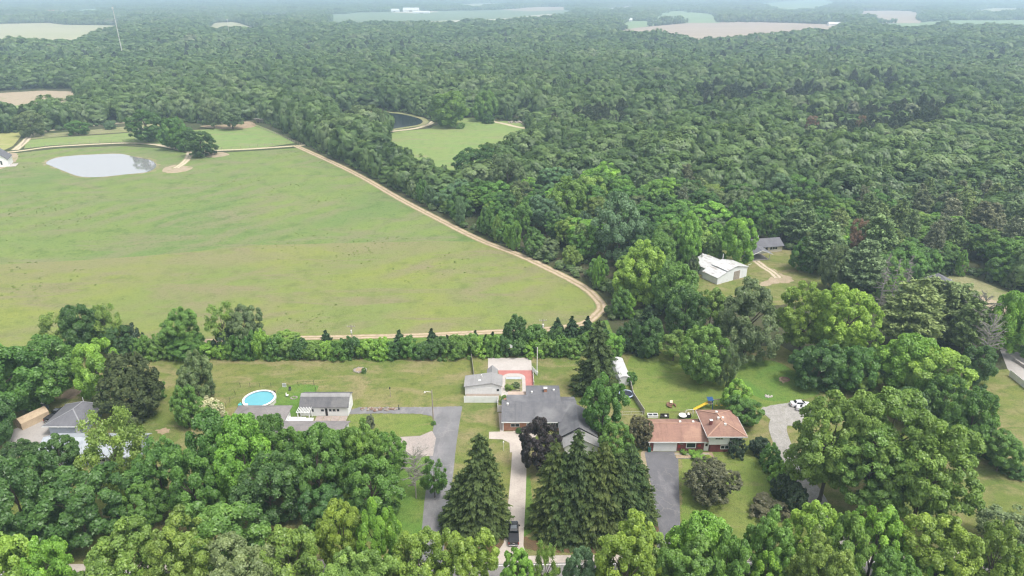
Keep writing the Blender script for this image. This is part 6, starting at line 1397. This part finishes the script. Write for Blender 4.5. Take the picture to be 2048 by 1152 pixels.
kp = np.array([np.min(np.hypot(ex[:, 0] - a, ex[:, 1] - b) - ex[:, 2] * .85) > 1.6 for a, b in zip(X1, Y1)])
X1, Y1, B1 = X1[kp], Y1[kp], B1[kp]
wx, wy, wb = np.concatenate([X1, X2, X3]), np.concatenate([Y1, Y2, Y3]), np.concatenate([B1, B2, B3]) > .5
dist = np.hypot(wx, wy)
pw = np.zeros(len(wx), bool)
for P in PINEWOOD: pw |= inside(P, wx, wy)
def swell(x, y):
    """slow rise and fall of the canopy over the wood"""
    return np.sin(x * .021 + 1.7 * np.sin(y * .011)) * .5 + np.sin(y * .031 + x * .012 + 1.3) * .5 + .6 * np.sin(x * .055 - y * .043)
sw = swell(wx, wy)
is_pine = (pw & (frs.rand(len(wx)) < np.where((wy < 400) & (wx > 60), .42, .75))) | (frs.rand(len(wx)) < .04)
# distance to the nearest open edge: low, leafy-to-the-ground trees grow along it
def edge_dist(x, y):
    d = np.full(len(x), 1e9)
    for P in OPEN:
        P = np.array(P)
        for a, b in zip(P, np.roll(P, -1, 0)):
            ab = b - a; t = np.clip(((x - a[0]) * ab[0] + (y - a[1]) * ab[1]) / (ab @ ab), 0, 1)
            d = np.minimum(d, np.hypot(x - a[0] - t * ab[0], y - a[1] - t * ab[1]))
    return d
ed = edge_dist(wx, wy); is_pine &= ed > 9
order = np.argsort(dist)
hand_b = sum(o.name.startswith('broadleaf_tree') for o in COL.objects); hand_p = sum(o.name.startswith('pine_tree') for o in COL.objects)
n_b, n_p = 285 - hand_b, 110
cols = ['maple', 'mid', 'mid', 'dark', 'grey', 'blue', 'olive', 'dark', 'bright', 'maple']
used = np.zeros(len(wx), bool)
WOOD = 'broadleaf trees of the wood beyond the field track'
for i in order:
    X, Y, e = wx[i], wy[i], ed[i]
    if abs(X) > .76 * (Y * cos(PITCH) + CAM_H * sin(PITCH)): continue
    if is_pine[i] and n_p > 0:
        n_p -= 1; used[i] = True; H = frs.uniform(13, 18.5); r = frs.uniform(3.8, 5.8); m = PINE[frs.randint(3)]
        plant_cone('pine_tree', 'dark pine with layered boughs among the woodland right of the barn clearing' if X > 60 else 'dark pine among the broadleaf wood beyond the field track', 'tree', X, Y, r, H, m, ASP[m.name], vary(C[('pine', 'pine2', 'dull')[frs.randint(3)]], .12),
                   'pines of the wood right of the barn' if X > 60 else 'scattered pines of the middle wood')
    elif not is_pine[i] and n_b > 0:
        n_b -= 1; used[i] = True; edge = e < 9
        H = frs.uniform(8, 13) if edge else frs.uniform(11.5, 17) + 2.2 * sw[i]; r = frs.uniform(6.2, 9.5) if wb[i] else frs.uniform(3.6, 5.4); H -= 0 if wb[i] else 3; r = min(r, e + 1.2) if e < 10 else r; r = max(r, 2.2); cl = .3 if edge else frs.uniform(2, 4); c = (H - cl) / 2
        st = BROAD + OAK if not edge else BROAD
        m = st[frs.randint(len(st))]
        if edge and X < 40: lab, g = 'leafy tree on the edge of the wood, in the row beside the dirt track', 'trees in the row along the dirt track'
        elif X > 60: lab, g = 'broadleaf tree of the wood on the right, beyond the barn clearing', 'broadleaf trees of the wood on the right'
        else: lab, g = 'broadleaf tree inside the wood between the dirt track and the barn', WOOD
        plant_round('broadleaf_tree', lab, 'tree', X, Y, r, c, cl + c, m, vary(C[cols[frs.randint(len(cols))]], .24), True, g)
    if n_b <= 0 and n_p <= 0: break

# everything farther off reads as one mass: points carrying shared tree meshes
WLEAF = leaf_mat('wood_leaves', [(0, (.062, .115, .038)), (.25, (.110, .19, .055)), (.5, (.150, .245, .070)), (.72, (.185, .27, .092)), (.88, (.215, .29, .125)), (1, (.235, .25, .145))])
WNEEDLE = leaf_mat('wood_needles', [(0, (.065, .095, .055)), (.5, (.095, .13, .07)), (1, (.13, .14, .095))], .15)
def lib(name, meshes, scales):
    c = bpy.data.collections.new(name)
    for i, (m, s) in enumerate(zip(meshes, scales)):
        o = bpy.data.objects.new(f'{name}_{i}', m); c.objects.link(o)
    return c
def low(seed, mat, n, leaf, **k): return crown_mesh('wood_crown', seed, mat, 7, 60, n, leaf, (.42, .60), .54, clump_r=(.19, .31), low=-.9, shell=1.0, jag=.24, **k)
def shifted(m):
    """stand a unit crown on the ground: z from .12 up to 1"""
    co = np.empty(len(m.vertices) * 3, np.float32); m.vertices.foreach_get('co', co); co = co.reshape(-1, 3); co[:, 2] = .55 + co[:, 2] * .45; m.vertices.foreach_set('co', co.ravel()); m.update(); return m
MIDS = [shifted(low(100 + i, WLEAF, 9000, .055)) for i in range(6)]
FARS = [shifted(low(120 + i, WLEAF, 1800, .125)) for i in range(4)]
PMID = []
for i in range(2):
    m = pine_mesh('wood_pine', 140 + i, WNEEDLE, 2.6, 13, 6, .11, .25); PMID.append(m)
def grove(seed):
    rs = np.random.RandomState(seed); P, Nn = [], []
    for i in range(14):
        a, b = rs.uniform(-24, 24, 2); r = rs.uniform(5, 8); h = rs.uniform(13, 20)
        d = unit(rs.normal(size=(120, 3)) + [0, 0, .5]); P.append(d * [r, r, h * .48] + [a, b, h * .5] + rs.normal(size=(120, 3)) * .6); Nn.append(d + [0, 0, .4] + rs.normal(size=(120, 3)) * .4)
    P, Nn = np.vstack(P), np.vstack(Nn)
    return leaf_mesh('far_grove', P, Nn, rs.uniform(1.5, 3.0, len(P)), 1.2, rs, WLEAF, np.clip(rs.normal(1, .15, len(P)), .5, 1.6))
GROVES = [grove(160 + i) for i in range(4)]

def mass(name, meshes, pts, scl, rot, ident):
    """points mesh + geometry nodes that stand one of the meshes on every point"""
    me = bpy.data.meshes.new(name); me.from_pydata([(float(a), float(b), 0.0) for a, b in pts], [], [])
    a = me.attributes.new('scl', 'FLOAT_VECTOR', 'POINT'); a.data.foreach_set('vector', np.asarray(scl, np.float32).ravel())
    a = me.attributes.new('rotz', 'FLOAT_VECTOR', 'POINT'); r3 = np.zeros((len(pts), 3), np.float32); r3[:, 2] = rot; a.data.foreach_set('vector', r3.ravel())
    a = me.attributes.new('pick', 'INT', 'POINT'); a.data.foreach_set('value', np.asarray(ident, np.int32))
    o = link(name, me); tag(o, kind='stuff')
    g = bpy.data.node_groups.new(name, 'GeometryNodeTree'); g.interface.new_socket('Geometry', in_out='INPUT', socket_type='NodeSocketGeometry'); g.interface.new_socket('Geometry', in_out='OUTPUT', socket_type='NodeSocketGeometry')
    nd = g.nodes; i_ = nd.new('NodeGroupInput'); o_ = nd.new('NodeGroupOutput'); ip = nd.new('GeometryNodeInstanceOnPoints'); ci = nd.new('GeometryNodeCollectionInfo')
    ci.inputs['Collection'].default_value = lib(name + '_source', meshes, [1] * len(meshes)); ci.inputs['Separate Children'].default_value = True; ci.inputs['Reset Children'].default_value = True
    ip.inputs['Pick Instance'].default_value = True
    def at(nm, ty):
        q = nd.new('GeometryNodeInputNamedAttribute'); q.data_type = ty; q.inputs[0].default_value = nm; return q.outputs[0]
    L = g.links; L.new(i_.outputs[0], ip.inputs['Points']); L.new(ci.outputs[0], ip.inputs['Instance']); L.new(at('pick', 'INT'), ip.inputs['Instance Index'])
    L.new(at('scl', 'FLOAT_VECTOR'), ip.inputs['Scale']); L.new(at('rotz', 'FLOAT_VECTOR'), ip.inputs['Rotation']); L.new(ip.outputs[0], o_.inputs[0])
    md = o.modifiers.new('stand trees', 'NODES'); md.node_group = g; return o
rest = ~used
b = rest & ~is_pine; q = rest & is_pine
def tree_scale(n, near, e, s_, big):
    r = np.where(big, frs.uniform(7.2, 11.5, n), frs.uniform(3.8, 6.5, n)) * np.where(near, 1, 1.15); H = frs.uniform(15.0, 21.5, n) + 2.8 * s_ - np.where(big, 0, 4.0); r = np.minimum(r, np.maximum(e + 1.5, 2.5)); H = np.where(e < 8, H * .8, H)
    return np.stack([r, r, H], 1)
nb = b & (dist < 900); fb = b & (dist >= 900)
mass('woodland', MIDS, np.stack([wx[nb], wy[nb]], 1), tree_scale(nb.sum(), True, ed[nb], sw[nb], wb[nb]), frs.uniform(0, 6.28, nb.sum()), frs.randint(6, size=nb.sum()))
mass('far_woodland', FARS, np.stack([wx[fb], wy[fb]], 1), tree_scale(fb.sum(), dist[fb] < 1300, ed[fb], sw[fb], wb[fb]) * np.where(dist[fb] < 1300, 1, 1.3)[:, None] * [1, 1, .85], frs.uniform(0, 6.28, fb.sum()), frs.randint(4, size=fb.sum()))
ps = tree_scale(q.sum(), True, ed[q], sw[q], wb[q]); mass('pine_woodland', PMID, np.stack([wx[q], wy[q]], 1), ps * [.55, .55, 1/2.6], frs.uniform(0, 6.28, q.sum()), frs.randint(2, size=q.sum()))
# beyond two kilometres: groves, broken by fields
gx, gy = scatter(2280, 7600, 46.0)
keep = frs.rand(len(gx)) < .93; gx, gy = gx[keep], gy[keep]
gs = frs.uniform(.85, 1.25, (len(gx), 1)) * np.ones((1, 3)); gs[:, 2] *= frs.uniform(.6, 1.0, len(gx))
mass('distant_woods', GROVES, np.stack([gx, gy], 1), gs, frs.uniform(0, 6.28, len(gx)), frs.randint(4, size=len(gx)))
# tufts of coarse grass over the big field
def tuft(seed):
    rs = np.random.RandomState(seed); k = 26; d = unit(rs.normal(size=(k, 3)) + [0, 0, .6]); d[:, 2] = abs(d[:, 2])
    return leaf_mesh('tuft', d * [1, 1, .7] * rs.rand(k, 1) ** .5, d + [0, 0, .6] + rs.normal(size=(k, 3)) * .3, rs.uniform(.25, .5, k), 1.3, rs, WTUFT, np.clip(rs.normal(1, .2, k), .5, 1.6))
WTUFT = leaf_mat('grass_tufts', [(0, (.145, .19, .054)), (.5, (.17, .22, .062)), (.8, (.2, .23, .07)), (1, (.24, .22, .11))], .2)
TUFTS = [tuft(180 + i) for i in range(4)]
fieldP = gp([(-300, 330), (36, 306), (240, 292), (382, 308), (598, 296), (720, 354), (880, 442), (1040, 514), (1162, 575), (1197, 618), (1150, 650), (960, 668), (420, 684), (0, 706), (-300, 720)])
tx, ty = frs.uniform(-330, 60, 60000), frs.uniform(180, 470, 60000); kk = inside(fieldP, tx, ty) & ~inside(gp([(80, 300), (330, 300), (330, 360), (80, 360)]), tx, ty)
tx, ty = tx[kk], ty[kk]
dens = np.sin(tx * .05 + 2 * np.sin(ty * .021)) + np.sin(ty * .09 + tx * .03) + .8 * np.sin(tx * .16 - ty * .11) + frs.normal(size=len(tx)) * .9
kk = dens + frs.normal(size=len(tx)) * 1.2 > 3.5; tx, ty = tx[kk], ty[kk]; tr = frs.uniform(.2, .6, len(tx))
mass('grass_tufts', TUFTS, np.stack([tx, ty], 1), np.stack([tr, tr, tr * .55], 1), frs.uniform(0, 6.28, len(tx)), frs.randint(4, size=len(tx)))
# understory along the wood edges
sx, sy = scatter(186, 620, 3.4); se = edge_dist(sx, sy); k = (se < 5.0)
ux, uy = sx[k], sy[k]; ur = frs.uniform(1.0, 2.0, len(ux))
mass('undergrowth', MIDS, np.stack([ux, uy], 1), np.stack([ur, ur, ur * frs.uniform(1.1, 2.0, len(ux))], 1), frs.uniform(0, 6.28, len(ux)), frs.randint(6, size=len(ux)))
print('trees: individuals', len([o for o in COL.objects if o.get('category') == 'tree']), 'mass', nb.sum(), fb.sum(), q.sum(), len(gx), len(ux))
# the air between: one even volume
n = N('haze_air'); pv = n.n('ShaderNodeVolumePrincipled')
pv.inputs['Color'].default_value = (.60, .79, 1.0, 1); pv.inputs['Density'].default_value = 0.00029; pv.inputs['Anisotropy'].default_value = .25
o_ = n.n('ShaderNodeOutputMaterial'); n.t.links.new(pv.outputs[0], o_.inputs['Volume'])
hz = MB().box(-14500, -200, -1.0, 14500, 14500, 101.0).build('haze', n.mat); tag(hz, kind='stuff')
